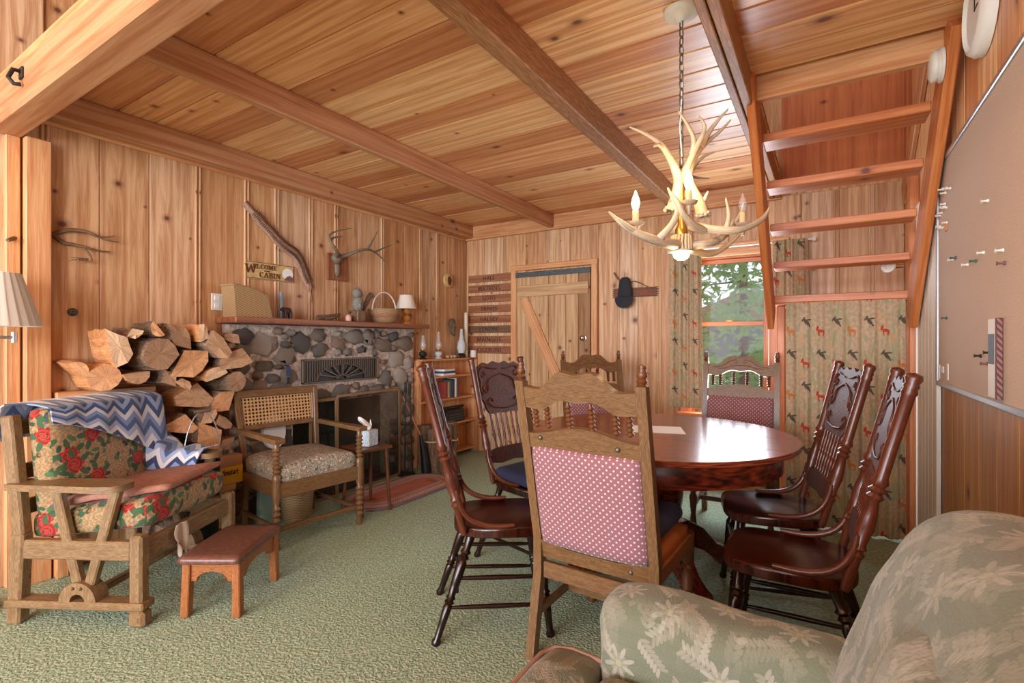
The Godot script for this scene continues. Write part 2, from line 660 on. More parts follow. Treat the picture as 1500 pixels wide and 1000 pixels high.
func make_materials() -> void:
	var W := Color.WHITE
	var pine := pine_texture(100, 20, c8(216, 182, 146), c8(180, 134, 96), c8(96, 58, 42))
	var pine2 := pine_texture(160, 15, c8(246, 210, 164), c8(212, 156, 108), c8(110, 66, 46))
	var oak := oak_texture(200, c8(200, 168, 126), c8(132, 100, 68))
	var dark := oak_texture(230, c8(132, 74, 48), c8(56, 28, 20))
	var bump := speckle(300, 0.05, Color.BLACK, W, 1.6, 256, 4)
	var fine := speckle(305, 0.22, Color.BLACK, W, 1.6, 256, 2)
	var ps := Vector2(1 / 0.96, 1 / 3.0)
	# wall boards: six tones of varnished knotty pine
	var tone := [Color(1, 1, 1), Color(1, 0.95, 0.89), Color(0.95, 0.89, 0.82), Color(1, 0.97, 0.94), Color(0.93, 0.84, 0.74), Color(0.98, 0.92, 0.83)]
	for i in 6:
		mat("wall_pine_%d" % i, tone[i], 0.5, pine, ps)
	# ceiling boards: older, redder varnish
	var ct := [Color(1.0, 0.96, 0.90), Color(0.90, 0.77, 0.69), Color(1, 0.97, 0.92), Color(0.84, 0.70, 0.62), Color(0.97, 0.88, 0.81), Color(0.88, 0.74, 0.65)]
	for i in 6:
		mat("ceiling_pine_%d" % i, ct[i], 0.36, pine2, Vector2(1 / 0.96, 1 / 4.6))
	mat("beam_wood", Color(0.80, 0.70, 0.66), 0.5, pine2, Vector2(1 / 0.96, 1 / 4.6))
	mat("beam_rough", Color(0.92, 0.80, 0.72), 0.6, oak, Vector2(3, 0.8))
	mat("trim_wood", Color(0.88, 0.78, 0.70), 0.5, pine2, ps)
	mat("stair_wood", Color(0.86, 0.64, 0.48), 0.42, pine2, ps)
	mat("door_wood", Color(0.93, 0.90, 0.82), 0.62, pine, ps)
	mat("grey_wood", Color(0.74, 0.68, 0.60), 0.75, pine, ps)
	mat("wainscot", Color(0.74, 0.62, 0.44), 0.45, pine2, ps)
	mat("plywood", Color(0.84, 0.60, 0.42), 0.5, pine2, Vector2(0.6, 0.2))
	mat("backing", c8(120, 84, 52), 0.8)
	mat("oak", Color(0.74, 0.71, 0.66), 0.42, oak, Vector2(4, 2))
	mat("oak_chair", Color(0.66, 0.59, 0.52), 0.34, oak, Vector2(5, 2.2))
	mat("oak_brown", Color(0.60, 0.44, 0.33), 0.4, oak, Vector2(5, 2.2))
	mat("honey", Color(0.86, 0.64, 0.46), 0.36, oak, Vector2(5, 2.2))
	mat("dark_chair", Color(0.80, 0.72, 0.68), 0.5, dark, Vector2(5, 2.0))
	mat("dark_seat", Color(0.60, 0.47, 0.46), 0.24, dark, Vector2(3, 1.6))
	mat("black_leg", Color(0.34, 0.28, 0.28), 0.26, dark, Vector2(5, 2.0))
	mat("chair_brown", Color(0.84, 0.74, 0.68), 0.32, dark, Vector2(5, 2.0))
	mat("table_top", Color(1.0, 0.88, 0.82), 0.2, oak_texture(260, c8(164, 92, 58), c8(78, 34, 22)), Vector2(2.2, 0.9))
	mat("table_apron", Color(1.0, 0.86, 0.8), 0.2, oak_texture(270, c8(128, 54, 30), c8(34, 13, 9)), Vector2(1.6, 2.6))
	relief(mat("pressed", Color(0.74, 0.68, 0.66), 0.55, dark, Vector2(4, 2)), speckle(310, 0.1, Color.BLACK, W, 2.0, 256, 2), 0.07)
	var carpet := mat("carpet", W, 0.95, speckle(320, 0.035, c8(132, 154, 128), c8(168, 184, 158), 2.2, 512, 5), Vector2(0.55, 0.55), {"uv1_triplanar": true, "uv1_world_triplanar": true})
	relief(carpet, null, 0.0)
	carpet.heightmap_enabled = false
	carpet.normal_enabled = true
	var ct_n := speckle(330, 0.055, Color.BLACK, W, 2.6, 512, 2).get_image()
	ct_n.bump_map_to_normal_map(5.0)
	carpet.normal_texture = ImageTexture.create_from_image(ct_n)
	carpet.normal_scale = 0.45
	carpet.uv1_scale = Vector3(2.2, 2.2, 2.2)
	mat("carpet_pile", c8(150, 152, 98), 0.95)
	# stone and mortar
	var st := speckle(340, 0.05, c8(190, 188, 186), c8(255, 250, 245), 1.9, 256, 5)
	var sc := [c8(198, 188, 176), c8(166, 160, 152), c8(220, 194, 172), c8(228, 218, 206), c8(176, 160, 146), c8(208, 176, 154), c8(136, 132, 130), c8(234, 222, 208)]
	for i in 8:
		relief(mat("stone_%d" % i, sc[i], 0.75, st, Vector2(4, 4), {"uv1_triplanar": true}), bump, 0.4)
	relief(mat("mortar", c8(214, 196, 182), 0.95, speckle(341, 0.04, c8(205, 205, 205), W, 1.5), Vector2(2, 2), {"uv1_triplanar": true}), bump, 0.5)
	mat("soot", c8(86, 82, 74), 0.95, st, Vector2(3, 3), {"uv1_triplanar": true})
	mat("hearth", c8(140, 126, 112), 0.85, st, Vector2(2, 2), {"uv1_triplanar": true})
	# firewood
	var bark := oak_texture(350, c8(182, 152, 124), c8(92, 70, 54))
	relief(mat("bark", W, 0.9, bark, Vector2(5, 2.5)), bark, 1.2)
	relief(mat("bark_grey", c8(220, 214, 206), 0.9, bark, Vector2(4, 2.0)), bark, 1.4)
	mat("split", Color(0.95, 0.84, 0.72), 0.8, oak_texture(355, c8(226, 186, 142), c8(168, 116, 76)), Vector2(5, 1.2))
	var rn := noise(360, 0.03, FastNoiseLite.TYPE_SIMPLEX_SMOOTH, 3)
	var rings := paint(256, 256, func(x: int, y: int):
		var p := Vector2(x - 128, y - 110)
		var d := p.length() + rn.get_noise_2d(x, y) * 12.0
		var k := 0.5 + 0.5 * sin(d * 0.62)
		var crack := clampf(absf(rn.get_noise_2d(p.angle() * 60.0, d * 0.12)) * 5.0, 0.0, 1.0)
		return c8(222, 186, 150).lerp(c8(200, 158, 120), k * 0.6).lerp(c8(140, 104, 78), (1.0 - crack) * 0.4))
	var et := [W, Color(0.88, 0.84, 0.80), Color(0.76, 0.72, 0.70), Color(1.0, 0.90, 0.80)]
	for i in 4:
		mat("log_end_%d" % i, et[i], 0.9, rings, Vector2(4.6, 4.6))
	mat("log_round", Color(0.92, 0.86, 0.78), 0.85, rings, Vector2(7, 7))
	# cloth
	mat("rose_cloth", W, 0.9, rose_texture(), Vector2(2.0, 2.0), {"rim_enabled": true, "rim": 0.2})
	mat("tapestry", W, 0.92, tapestry_texture(), Vector2(4.0, 4.0), {"uv1_triplanar": true})
	var dots := paint(64, 64, func(x: int, y: int):
		var a := Vector2(fposmod(x, 32.0) - 16.0, fposmod(y + (32.0 if int(x / 32.0) % 2 == 1 else 0.0), 64.0) - 32.0)
		return c8(214, 190, 176) if a.length() < 9.0 else c8(140, 92, 100))
	mat("dot_cloth", W, 0.92, dots, Vector2(38, 38), {"rim_enabled": true, "rim": 0.3})
	mat("curtain_cloth", W, 0.92, curtain_texture(), Vector2(1.15, 1.15))
	relief(mat("brocade", W, 0.95, brocade_texture(), Vector2(2.7, 2.7), {"uv1_triplanar": true, "rim_enabled": true, "rim": 0.3}), fine, 0.12)
	mat("piping", c8(150, 116, 96), 0.9)
	mat("navy", c8(38, 44, 76), 0.9, fine, Vector2(6, 6), {"albedo_texture": null, "rim_enabled": true, "rim": 0.25})
	mat("orange_seat", c8(186, 106, 46), 0.85, speckle(366, 0.3, c8(200, 190, 180), W, 2.0), Vector2(4, 4), {"uv1_triplanar": true})
	mat("mauve_pad", c8(170, 118, 98), 0.85, speckle(370, 0.04, c8(220, 210, 200), W, 1.5), Vector2(3, 3), {"uv1_triplanar": true})
	mat("leather", c8(116, 76, 62), 0.34, speckle(372, 0.04, c8(205, 200, 200), W, 1.6), Vector2(3, 3), {"uv1_triplanar": true})
	var yarn := [c8(62, 84, 128), c8(212, 212, 220), c8(124, 146, 190), c8(78, 100, 146), c8(166, 180, 212), c8(228, 226, 228), c8(56, 72, 112), c8(146, 166, 204)]
	var zig := paint(256, 256, func(x: int, y: int):
		var zz: float = absf(fposmod(x / 128.0, 1.0) - 0.5) * 2.0
		var q := fposmod(y / 256.0 * 8.0 + zz * 1.9, 8.0)
		var st2 := 0.90 + 0.10 * sin(y * 1.6 + zz * 60.0) * sin(x * 1.6)
		return (yarn[int(q)] as Color) * st2)
	mat("afghan", W, 0.95, zig, Vector2(3.0, 2.4), {"rim_enabled": true, "rim": 0.4})
	mat("white_cloth", c8(196, 176, 154), 0.9)
	mat("shade_cloth", c8(226, 214, 198), 0.85, null, Vector2.ONE, {"backlight_enabled": true, "backlight": Color(0.4, 0.36, 0.3)})
	# cane webbing: open holes between the strands
	var cane_weave := func(x: int, y: int):
		var a := Vector2(fposmod(x, 32.0) - 16.0, fposmod(y, 32.0) - 16.0)
		var c := c8(196, 152, 100) if (int(x / 4.0) + int(y / 4.0)) % 2 == 0 else c8(178, 134, 86)
		c.a = 0.0 if a.length() < 10.5 else 1.0
		return c
	var cane := paint(64, 64, cane_weave, true)
	mat("cane", W, 0.6, cane, Vector2(21, 21), {"transparency": BaseMaterial3D.TRANSPARENCY_ALPHA_SCISSOR, "alpha_scissor_threshold": 0.5})
	var weave := paint(64, 64, func(x: int, y: int):
		var k := 0.5 + 0.5 * sin(x * TAU / 16.0) * sin(y * TAU / 16.0 + (PI if int(x / 16.0) % 2 == 0 else 0.0))
		return c8(188, 158, 118).lerp(c8(112, 84, 54), k * 0.8))
	relief(mat("wicker", Color(1, 0.98, 0.95), 0.75, weave, Vector2(14, 14)), weave, -0.5)
	relief(mat("wicker_white", c8(250, 244, 232), 0.75, weave, Vector2(16, 16)), weave, -0.5)
	var braid := paint(64, 64, func(x: int, y: int):
		var k := fposmod((x + y) / 32.0, 1.0)
		return c8(255, 248, 244) if k < 0.5 else c8(166, 150, 148))
	for a in [["braid_red", c8(196, 118, 88)], ["braid_rose", c8(206, 166, 150)], ["braid_grey", c8(172, 160, 156)], ["braid_plum", c8(146, 108, 108)]]:
		mat(a[0], a[1], 0.95, braid, Vector2(30, 24))
	relief(mat("cork", W, 0.92, speckle(380, 0.25, c8(190, 164, 144), c8(208, 184, 164), 2.4, 256, 4), Vector2(3, 3)), fine, 0.1)
	# metals, glass, plain things
	mat("alu", c8(190, 192, 194), 0.35, null, Vector2.ONE, {"metallic": 0.85})
	mat("iron", c8(46, 44, 42), 0.5, null, Vector2.ONE, {"metallic": 0.5})
	mat("black_paint", c8(24, 24, 26), 0.4)
	mat("grille_metal", c8(112, 98, 84), 0.45, null, Vector2.ONE, {"metallic": 0.6})
	mat("brass", c8(186, 148, 78), 0.3, null, Vector2.ONE, {"metallic": 0.9})
	mat("screen_frame", c8(146, 118, 84), 0.4, null, Vector2.ONE, {"metallic": 0.45})
	mat("chrome", c8(210, 208, 200), 0.15, null, Vector2.ONE, {"metallic": 1.0})
	mat("galvanised", c8(150, 156, 158), 0.6, fine, Vector2(2, 2), {"metallic": 0.3, "uv1_triplanar": true})
	mat("white_plastic", c8(226, 222, 210), 0.4)
	mat("cream_paint", c8(238, 234, 220), 0.45)
	mat("white_paint", c8(232, 228, 218), 0.5)
	mat("paper", c8(232, 230, 226), 0.8)
	mat("dark_print", c8(56, 56, 62), 0.6)
	mat("letter_dark", c8(34, 26, 22), 0.7)
	mat("letter_red", c8(170, 40, 34), 0.6)
	mat("letter_brown", c8(92, 48, 30), 0.7)
	mat("sign_board", Color(0.62, 0.48, 0.42), 0.7, pine2, ps)
	mat("sign_board_dark", Color(0.48, 0.42, 0.40), 0.75, pine2, ps)
	mat("sign_cream", c8(214, 184, 128), 0.6, speckle(390, 0.02, c8(225, 215, 195), W, 1.5), Vector2(2, 2), {"uv1_triplanar": true})
	mat("mantel_wood", Color(0.60, 0.46, 0.42), 0.45, pine2, ps)
	mat("antler", c8(206, 190, 168), 0.5, oak_texture(395, c8(255, 250, 244), c8(190, 172, 150)), Vector2(8, 2))
	mat("antler_grey", c8(150, 136, 118), 0.6, oak_texture(396, c8(240, 236, 230), c8(150, 136, 120)), Vector2(8, 2))
	mat("driftwood", c8(190, 158, 138), 0.8, oak_texture(397, c8(255, 245, 235), c8(150, 126, 106)), Vector2(5, 2))
	mat("driftwood_carved", c8(84, 58, 46), 0.85)
	mat("twig", c8(206, 190, 170), 0.85, bark, Vector2(6, 3))
	mat("candle", c8(236, 228, 206), 0.5, null, Vector2.ONE, {"subsurf_scatter_enabled": true, "subsurf_scatter_strength": 0.2})
	mat("sleeve", c8(206, 176, 136), 0.6)
	mat("bulb_lit", c8(255, 236, 200), 0.3, null, Vector2.ONE, {"emission_enabled": true, "emission": c8(255, 226, 176), "emission_energy_multiplier": 6.0})
	mat("clear_glass", Color(0.95, 0.96, 0.96, 0.12), 0.03, null, Vector2.ONE, {"transparency": BaseMaterial3D.TRANSPARENCY_ALPHA})
	mat("pane", Color(0.96, 0.98, 0.98, 0.04), 0.02, null, Vector2.ONE, {"metallic_specular": 0.12, "transparency": BaseMaterial3D.TRANSPARENCY_ALPHA})
	mat("smoked_pane", Color(0.12, 0.13, 0.12, 0.30), 0.06, null, Vector2.ONE, {"transparency": BaseMaterial3D.TRANSPARENCY_ALPHA})
	mat("frosted", Color(0.80, 0.82, 0.82), 0.5, null, Vector2.ONE, {"backlight_enabled": true, "backlight": Color(0.4, 0.4, 0.4)})
	mat("blue_glass", c8(128, 148, 164), 0.15)
	mat("grey_rock", c8(150, 146, 134), 0.85, st, Vector2(6, 6), {"uv1_triplanar": true})
	mat("bear_brown", c8(62, 38, 34), 0.6)
	mat("pink_wax", c8(222, 176, 160), 0.5)
	mat("lamp_wood", c8(206, 138, 70), 0.3)
	mat("cap_cloth", c8(40, 42, 48), 0.9)
	mat("yellow_print", c8(214, 166, 38), 0.55)
	mat("kraft", c8(170, 124, 86), 0.85)
	mat("teal_tin", c8(150, 186, 182), 0.5)
	for a in [["book_red", c8(134, 48, 40)], ["book_green", c8(62, 92, 84)], ["book_blue", c8(58, 70, 104)], ["book_tan", c8(176, 150, 112)], ["book_black", c8(44, 42, 44)]]:
		mat(a[0], a[1], 0.7)
	# outdoors
	mat("lawn", W, 0.95, speckle(400, 0.05, c8(96, 128, 56), c8(140, 166, 84), 2.0), Vector2(0.7, 0.7), {"uv1_triplanar": true, "uv1_world_triplanar": true})
	mat("leaf", c8(124, 160, 84), 0.8, null, Vector2.ONE, {"backlight_enabled": true, "backlight": Color(0.5, 0.6, 0.3)})
	mat("leaf_dark", c8(78, 112, 64), 0.8, null, Vector2.ONE, {"backlight_enabled": true, "backlight": Color(0.4, 0.5, 0.25)})
	mat("shed", c8(128, 124, 114), 0.8)
	mat("fence_wood", c8(168, 128, 98), 0.8)

func _ready() -> void:
	rng.seed = 5
	# ---- camera, sky, daylight, exposure
	var cam := Camera3D.new()
	cam.name = "camera"
	cam.fov = rad_to_deg(2.0 * atan(500.0 / 730.0))
	cam.near = 0.02
	cam.position = Vector3(0, 1.25, 0)
	cam.rotation.y = atan(458.0 / 730.0)
	add_child(cam)
	cam.current = true
	var sky := ProceduralSkyMaterial.new()
	sky.sky_top_color = c8(196, 214, 236)
	sky.sky_horizon_color = c8(238, 242, 246)
	sky.ground_horizon_color = c8(210, 214, 206)
	sky.ground_bottom_color = c8(150, 150, 130)
	sky.sky_energy_multiplier = 1.15
	sky.ground_energy_multiplier = 1.0
	var env := Environment.new()
	env.background_mode = Environment.BG_SKY
	env.sky = Sky.new()
	env.sky.sky_material = sky
	env.tonemap_mode = Environment.TONE_MAPPER_LINEAR
	env.tonemap_exposure = 1.15
	env.sdfgi_enabled = true
	env.ssao_enabled = true
	env.ssil_enabled = true
	var we := WorldEnvironment.new()
	we.name = "world_environment"
	we.environment = env
	add_child(we)
	# overcast daylight: three windows out of view, then the back window
	daylight("unseen_front_window_light", Vector3(-1.45, 1.60, 6.40), 0.0, Vector2(3.3, 2.4), 62.0)  # out of view behind the camera, main light for the room
	daylight("unseen_right_window_light", Vector3(0.46, 1.55, 3.1), PI / 2, Vector2(2.2, 1.7), 25.0)  # out of view, placed to light the fireplace and left wall
	daylight("unseen_side_window_light", Vector3(-3.50, 1.55, 2.9), -PI / 2, Vector2(1.8, 1.4), 6.0)  # out of view, lights the room from the left
	daylight("back_window_daylight", Vector3(-0.70, 1.31, -4.635), PI, Vector2(0.56, 1.28), 3.6)
	make_materials()
	build_room()
	build_stairs()
	build_fireplace()
	build_firewood()
	build_dining()
	build_left_furniture()
	build_sofa()
	build_chandelier()
	build_wall_things()
	build_bookcase()
	build_right_wall_things()
	build_outdoors()

func daylight(called: String, at: Vector3, turn: float, size: Vector2, energy: float) -> void:
	var a := AreaLight3D.new()
	a.name = called
	a.area_size = size
	a.light_energy = energy
	a.light_color = c8(234, 242, 255)
	a.shadow_enabled = true
	a.area_range = 14.0
	a.area_attenuation = 2.0
	add_child(a)
	a.position = at
	a.rotation.y = turn

func plank(parent: Node, size: Vector3, at: Vector3, m: Material, g := 1, called := "plank", c := 0.004) -> MeshInstance3D:
	return part(parent, called, bxm(size, at, c, g), m)

func bead(parent: Node, a: Vector3, b: Vector3, out: Vector3, m: Material, w := 0.036) -> void:
	# moulded edge: two half-round beads beside a groove
	var k := MB.new()
	k.uo = Vector2(rng.randf() * 0.8, rng.randf() * 0.4)
	var across := (b - a).normalized().cross(out).normalized()
	for s in [-0.32, 0.32]:
		k.tube([a + across * w * s, b + across * w * s], w * 0.27, 6, true)
	k.bar(a - out * 0.004, b - out * 0.004, w, 0.008, 0.0, out)
	part(parent, "bead_moulding", k, m)

func build_room() -> void:
	var hi := 3.7
	# floor
	var fl := MB.new()
	fl.box(Vector3(4.5, 0.1, 11.6), Vector3(-1.55, -0.05, 0.97))
	struct("floor", fl, M.carpet, "sage green sculpted carpet covering the whole floor")
	# left wall: slab with the unseen side window and the firebox left open
	var w := MB.new()
	for a in [[-4.78, -3.36, 0.0, hi], [-3.36, -2.30, 0.80, hi], [-2.30, 1.95, 0.0, hi], [1.95, 3.85, 0.0, 0.80], [1.95, 3.85, 2.30, hi], [3.85, 6.70, 0.0, hi]]:
		w.box(Vector3(0.14, a[3] - a[2], a[1] - a[0]), Vector3(-3.63, (a[2] + a[3]) / 2, (a[0] + a[1]) / 2))
	var wl := struct("wall_left", w, M.wall_pine_2, "knotty pine plank wall behind the fireplace and firewood")
	var ez := [-4.64, -4.41, -4.12, -3.862, -3.625, -3.337, -3.05, -2.81, -2.56, -2.264, -2.03, -1.70, -1.42, -1.17, -0.93, -0.68, -0.42, -0.14, 0.14]
	for i in ez.size() - 1:
		var z0: float = ez[i] + 0.001
		var z1: float = ez[i + 1] - 0.001
		var lo := 0.0
		if z1 < -1.80 and z0 > -3.70:
			lo = 1.36
		var top := 2.44 if z1 < -0.8 else hi
		plank(wl, Vector3(0.02, top - lo, z1 - z0), Vector3(-3.55, (lo + top) / 2, (z0 + z1) / 2), M["wall_pine_%d" % ((i * 5 + 2) % 6)])
		if i in [1, 4, 6, 8, 9, 10, 13, 2, 7]:
			bead(wl, Vector3(-3.538, lo + 0.005, z1), Vector3(-3.538, 2.43, z1), Vector3.RIGHT, M["wall_pine_%d" % (i % 4)])
	# back wall with its window opening
	w = MB.new()
	for a in [[-3.7, -1.0, 0.0, hi], [-1.0, -0.40, 0.0, 0.62], [-1.0, -0.40, 1.99, hi], [-0.40, 0.64, 0.0, hi]]:
		w.box(Vector3(a[1] - a[0], a[3] - a[2], 0.12), Vector3((a[0] + a[1]) / 2, (a[2] + a[3]) / 2, -4.72))
	var wb := struct("wall_back", w, M.wall_pine_5, "knotty pine plank wall with the plank door and window")
	var ex := [-3.54, -3.278, -3.0, -2.737, -2.462, -2.209, -1.90, -1.70, -1.50, -1.30, -1.0, -0.70, -0.40, -0.16, 0.08, 0.30, 0.5]
	for i in ex.size() - 1:
		var x0: float = ex[i] + 0.001
		var x1: float = ex[i + 1] - 0.001
		var mm: Material = M["wall_pine_%d" % ((i * 5 + 1) % 6)]
		if x0 > -2.95 and x1 < -1.89:
			plank(wb, Vector3(x1 - x0, 0.38, 0.02), Vector3((x0 + x1) / 2, 2.25, -4.65), mm)
		elif x0 > -1.01 and x1 < -0.39:
			plank(wb, Vector3(x1 - x0, 0.45, 0.02), Vector3((x0 + x1) / 2, 2.215, -4.65), mm)
			plank(wb, Vector3(x1 - x0, 0.62, 0.02), Vector3((x0 + x1) / 2, 0.31, -4.65), mm)
		else:
			plank(wb, Vector3(x1 - x0, 2.44, 0.02), Vector3((x0 + x1) / 2, 1.22, -4.65), mm)
		if i in [1, 3, 6, 8, 13, 14]:
			bead(wb, Vector3(x1, 0.0 if i != 3 else 2.10, -4.638), Vector3(x1, 2.43, -4.638), Vector3.BACK, M["wall_pine_%d" % ((i + 1) % 4)])
	part(wb, "plywood_panel", bxm(Vector3(0.80, 1.08, 0.02), Vector3(0.10, 3.12, -4.65), 0.002), M.plywood, "brown plywood panel above the stairwell")
	# right wall
	w = MB.new()
	for a in [[-4.78, 2.0, 0.0, hi], [2.0, 4.2, 0.0, 0.65], [2.0, 4.2, 2.45, hi], [4.2, 6.70, 0.0, hi]]:
		w.box(Vector3(0.12, a[3] - a[2], a[1] - a[0]), Vector3(0.58, (a[2] + a[3]) / 2, (a[0] + a[1]) / 2))
	var wr := struct("wall_right", w, M.wall_pine_4, "varnished plank wall beside the stair and cork board")
	var rz := [-4.64, -4.45, -4.28]
	var z := -3.27
	while z < 0.85:
		rz.append(z)
		z += 0.235
	for i in rz.size() - 1:
		var z0: float = rz[i] + 0.001
		var z1: float = rz[i + 1] - 0.001
		if z1 > -3.3 and z0 < -3.3:
			continue
		var mu: Material = M["ceiling_pine_%d" % ((i * 5) % 6)]
		if z0 > -3.3:
			plank(wr, Vector3(0.02, 1.06, z1 - z0), Vector3(0.51, 0.53, (z0 + z1) / 2), M.wainscot)
			plank(wr, Vector3(0.02, hi - 1.07, z1 - z0), Vector3(0.51, (hi + 1.07) / 2, (z0 + z1) / 2), mu)
		else:
			plank(wr, Vector3(0.02, hi, z1 - z0), Vector3(0.51, hi / 2, (z0 + z1) / 2), mu)
	plank(wr, Vector3(0.02, 1.6, 1.0), Vector3(0.51, 2.92, -3.77), M.ceiling_pine_2)
	# front wall, out of view, set far back so its window lights evenly
	w = MB.new()
	for a in [[-3.7, -3.15, 0.0, hi], [-3.15, 0.25, 0.0, 0.35], [-3.15, 0.25, 2.85, hi], [0.25, 0.64, 0.0, hi]]:
		w.box(Vector3(a[1] - a[0], a[3] - a[2], 0.14), Vector3((a[0] + a[1]) / 2, (a[2] + a[3]) / 2, 6.60))
	struct("wall_front", w, M.wall_pine_0, "pine wall around the unseen wide front window")
	# ceiling under the loft: slab, then one board after another
	w = MB.new()
	w.box(Vector3(4.2, 0.10, 1.96), Vector3(-1.6, 2.65, -1.81))
	w.box(Vector3(3.38, 0.10, 2.0), Vector3(-2.01, 2.65, -3.78))
	var ce := struct("ceiling", w, M.backing, "varnished pine board ceiling under the loft")
	z = -0.84
	var i2 := 0
	while z > -4.63:
		var z1 := maxf(z - 0.19, -4.64)
		var x1 := 0.5 if z1 > -2.86 else -0.30
		plank(ce, Vector3(x1 + 3.54, 0.02, z - z1 - 0.004), Vector3((x1 - 3.54) / 2, 2.58, (z + z1) / 2), M["ceiling_pine_%d" % ((i2 * 5 + i2 / 3) % 6)], 0, "ceiling_board", 0.006)
		z = z1
		i2 += 1
	w = MB.new()
	w.box(Vector3(4.5, 0.12, 11.6), Vector3(-1.55, hi + 0.06, 0.97))  # out of view, closes the room overhead against sky light
	var rf := struct("ceiling", w, M.ceiling_pine_0, "unseen high pine ceiling closing the room overhead")
	rf.name = "ceiling_upper"
	# beams
	for a in [[-3.54, -3.42, "along the top of the fireplace wall"], [-2.43, -2.38, "over the cane armchair"], [-1.17, -1.08, "over the dining chairs"]]:
		var k := MB.new()
		k.uo = Vector2(rng.randf(), rng.randf())
		k.box(Vector3(a[1] - a[0], 0.14, 3.80), Vector3((a[0] + a[1]) / 2, 2.50, -2.74), 0.006, 2)
		var o := struct("ceiling_beam", k, M.beam_rough if a[0] > -1.5 else M.beam_wood, "exposed wooden ceiling beam " + a[2])
		if a[0] < -3.5:
			part(o, "cap_moulding", bxm(Vector3(0.025, 0.03, 3.79), Vector3(-3.525, 2.425, -2.74), 0.008, 2), M.trim_wood)
	var db := MB.new()
	db.box(Vector3(0.034, 0.15, 3.80), Vector3(-0.368, 2.495, -2.74), 0.004, 2)
	db.box(Vector3(0.040, 0.15, 3.80), Vector3(-0.325, 2.495, -2.74), 0.004, 2)
	struct("ceiling_beam", db, M.beam_rough, "doubled rough ceiling beam beside the stair")
	var big := MB.new()
	big.uo = Vector2(0.1, 0.2)
	big.box(Vector3(4.04, 0.19, 0.13), Vector3(-1.52, 2.395, -0.775), 0.012, 0)
	var bo := struct("loft_beam", big, M.beam_wood, "heavy loft edge beam crossing above the oak armchair")
	part(bo, "iron_hook", bx_hook(), M.iron)
	# the loft floor edge above that beam
	var le := MB.new()
	le.box(Vector3(4.04, 0.10, 0.10), Vector3(-1.52, 2.54, -0.80), 0.004, 0)
	struct("trim_1", le, M.trim_wood, "loft floor edge board above the heavy beam")
	# post below the big beam
	var po := MB.new()
	po.box(Vector3(0.055, 2.30, 0.10), Vector3(-3.475, 1.15, -0.885), 0.004, 1)
	po.box(Vector3(0.04, 2.30, 0.055), Vector3(-3.52, 1.15, -0.80), 0.004, 1)
	struct("trim_2", po, M.trim_wood, "square pine post under the loft beam beside the firewood")
	# crown board along the back wall
	var cb := MB.new()
	cb.box(Vector3(3.24, 0.14, 0.03), Vector3(-1.92, 2.50, -4.625), 0.004, 0)
	cb.box(Vector3(3.24, 0.025, 0.045), Vector3(-1.92, 2.425, -4.62), 0.006, 0)
	struct("trim_3", cb, M.trim_wood, "crown board along the top of the back wall")
	build_door()
	build_windows()

func bx_hook() -> MB:
	var hk := MB.new()
	hk.t = Transform3D(Basis(), Vector3(-2.98, 2.40, -0.71))
	hk.tube([Vector3(0, 0.03, 0.0), Vector3(0, 0.03, 0.03), Vector3(0.0, -0.01, 0.045), Vector3(0.01, -0.035, 0.03), Vector3(0.012, -0.03, 0.008)], 0.009, 7)
	hk.box(Vector3(0.045, 0.05, 0.008), Vector3(0, 0.025, 0.004), 0.002)
	return hk

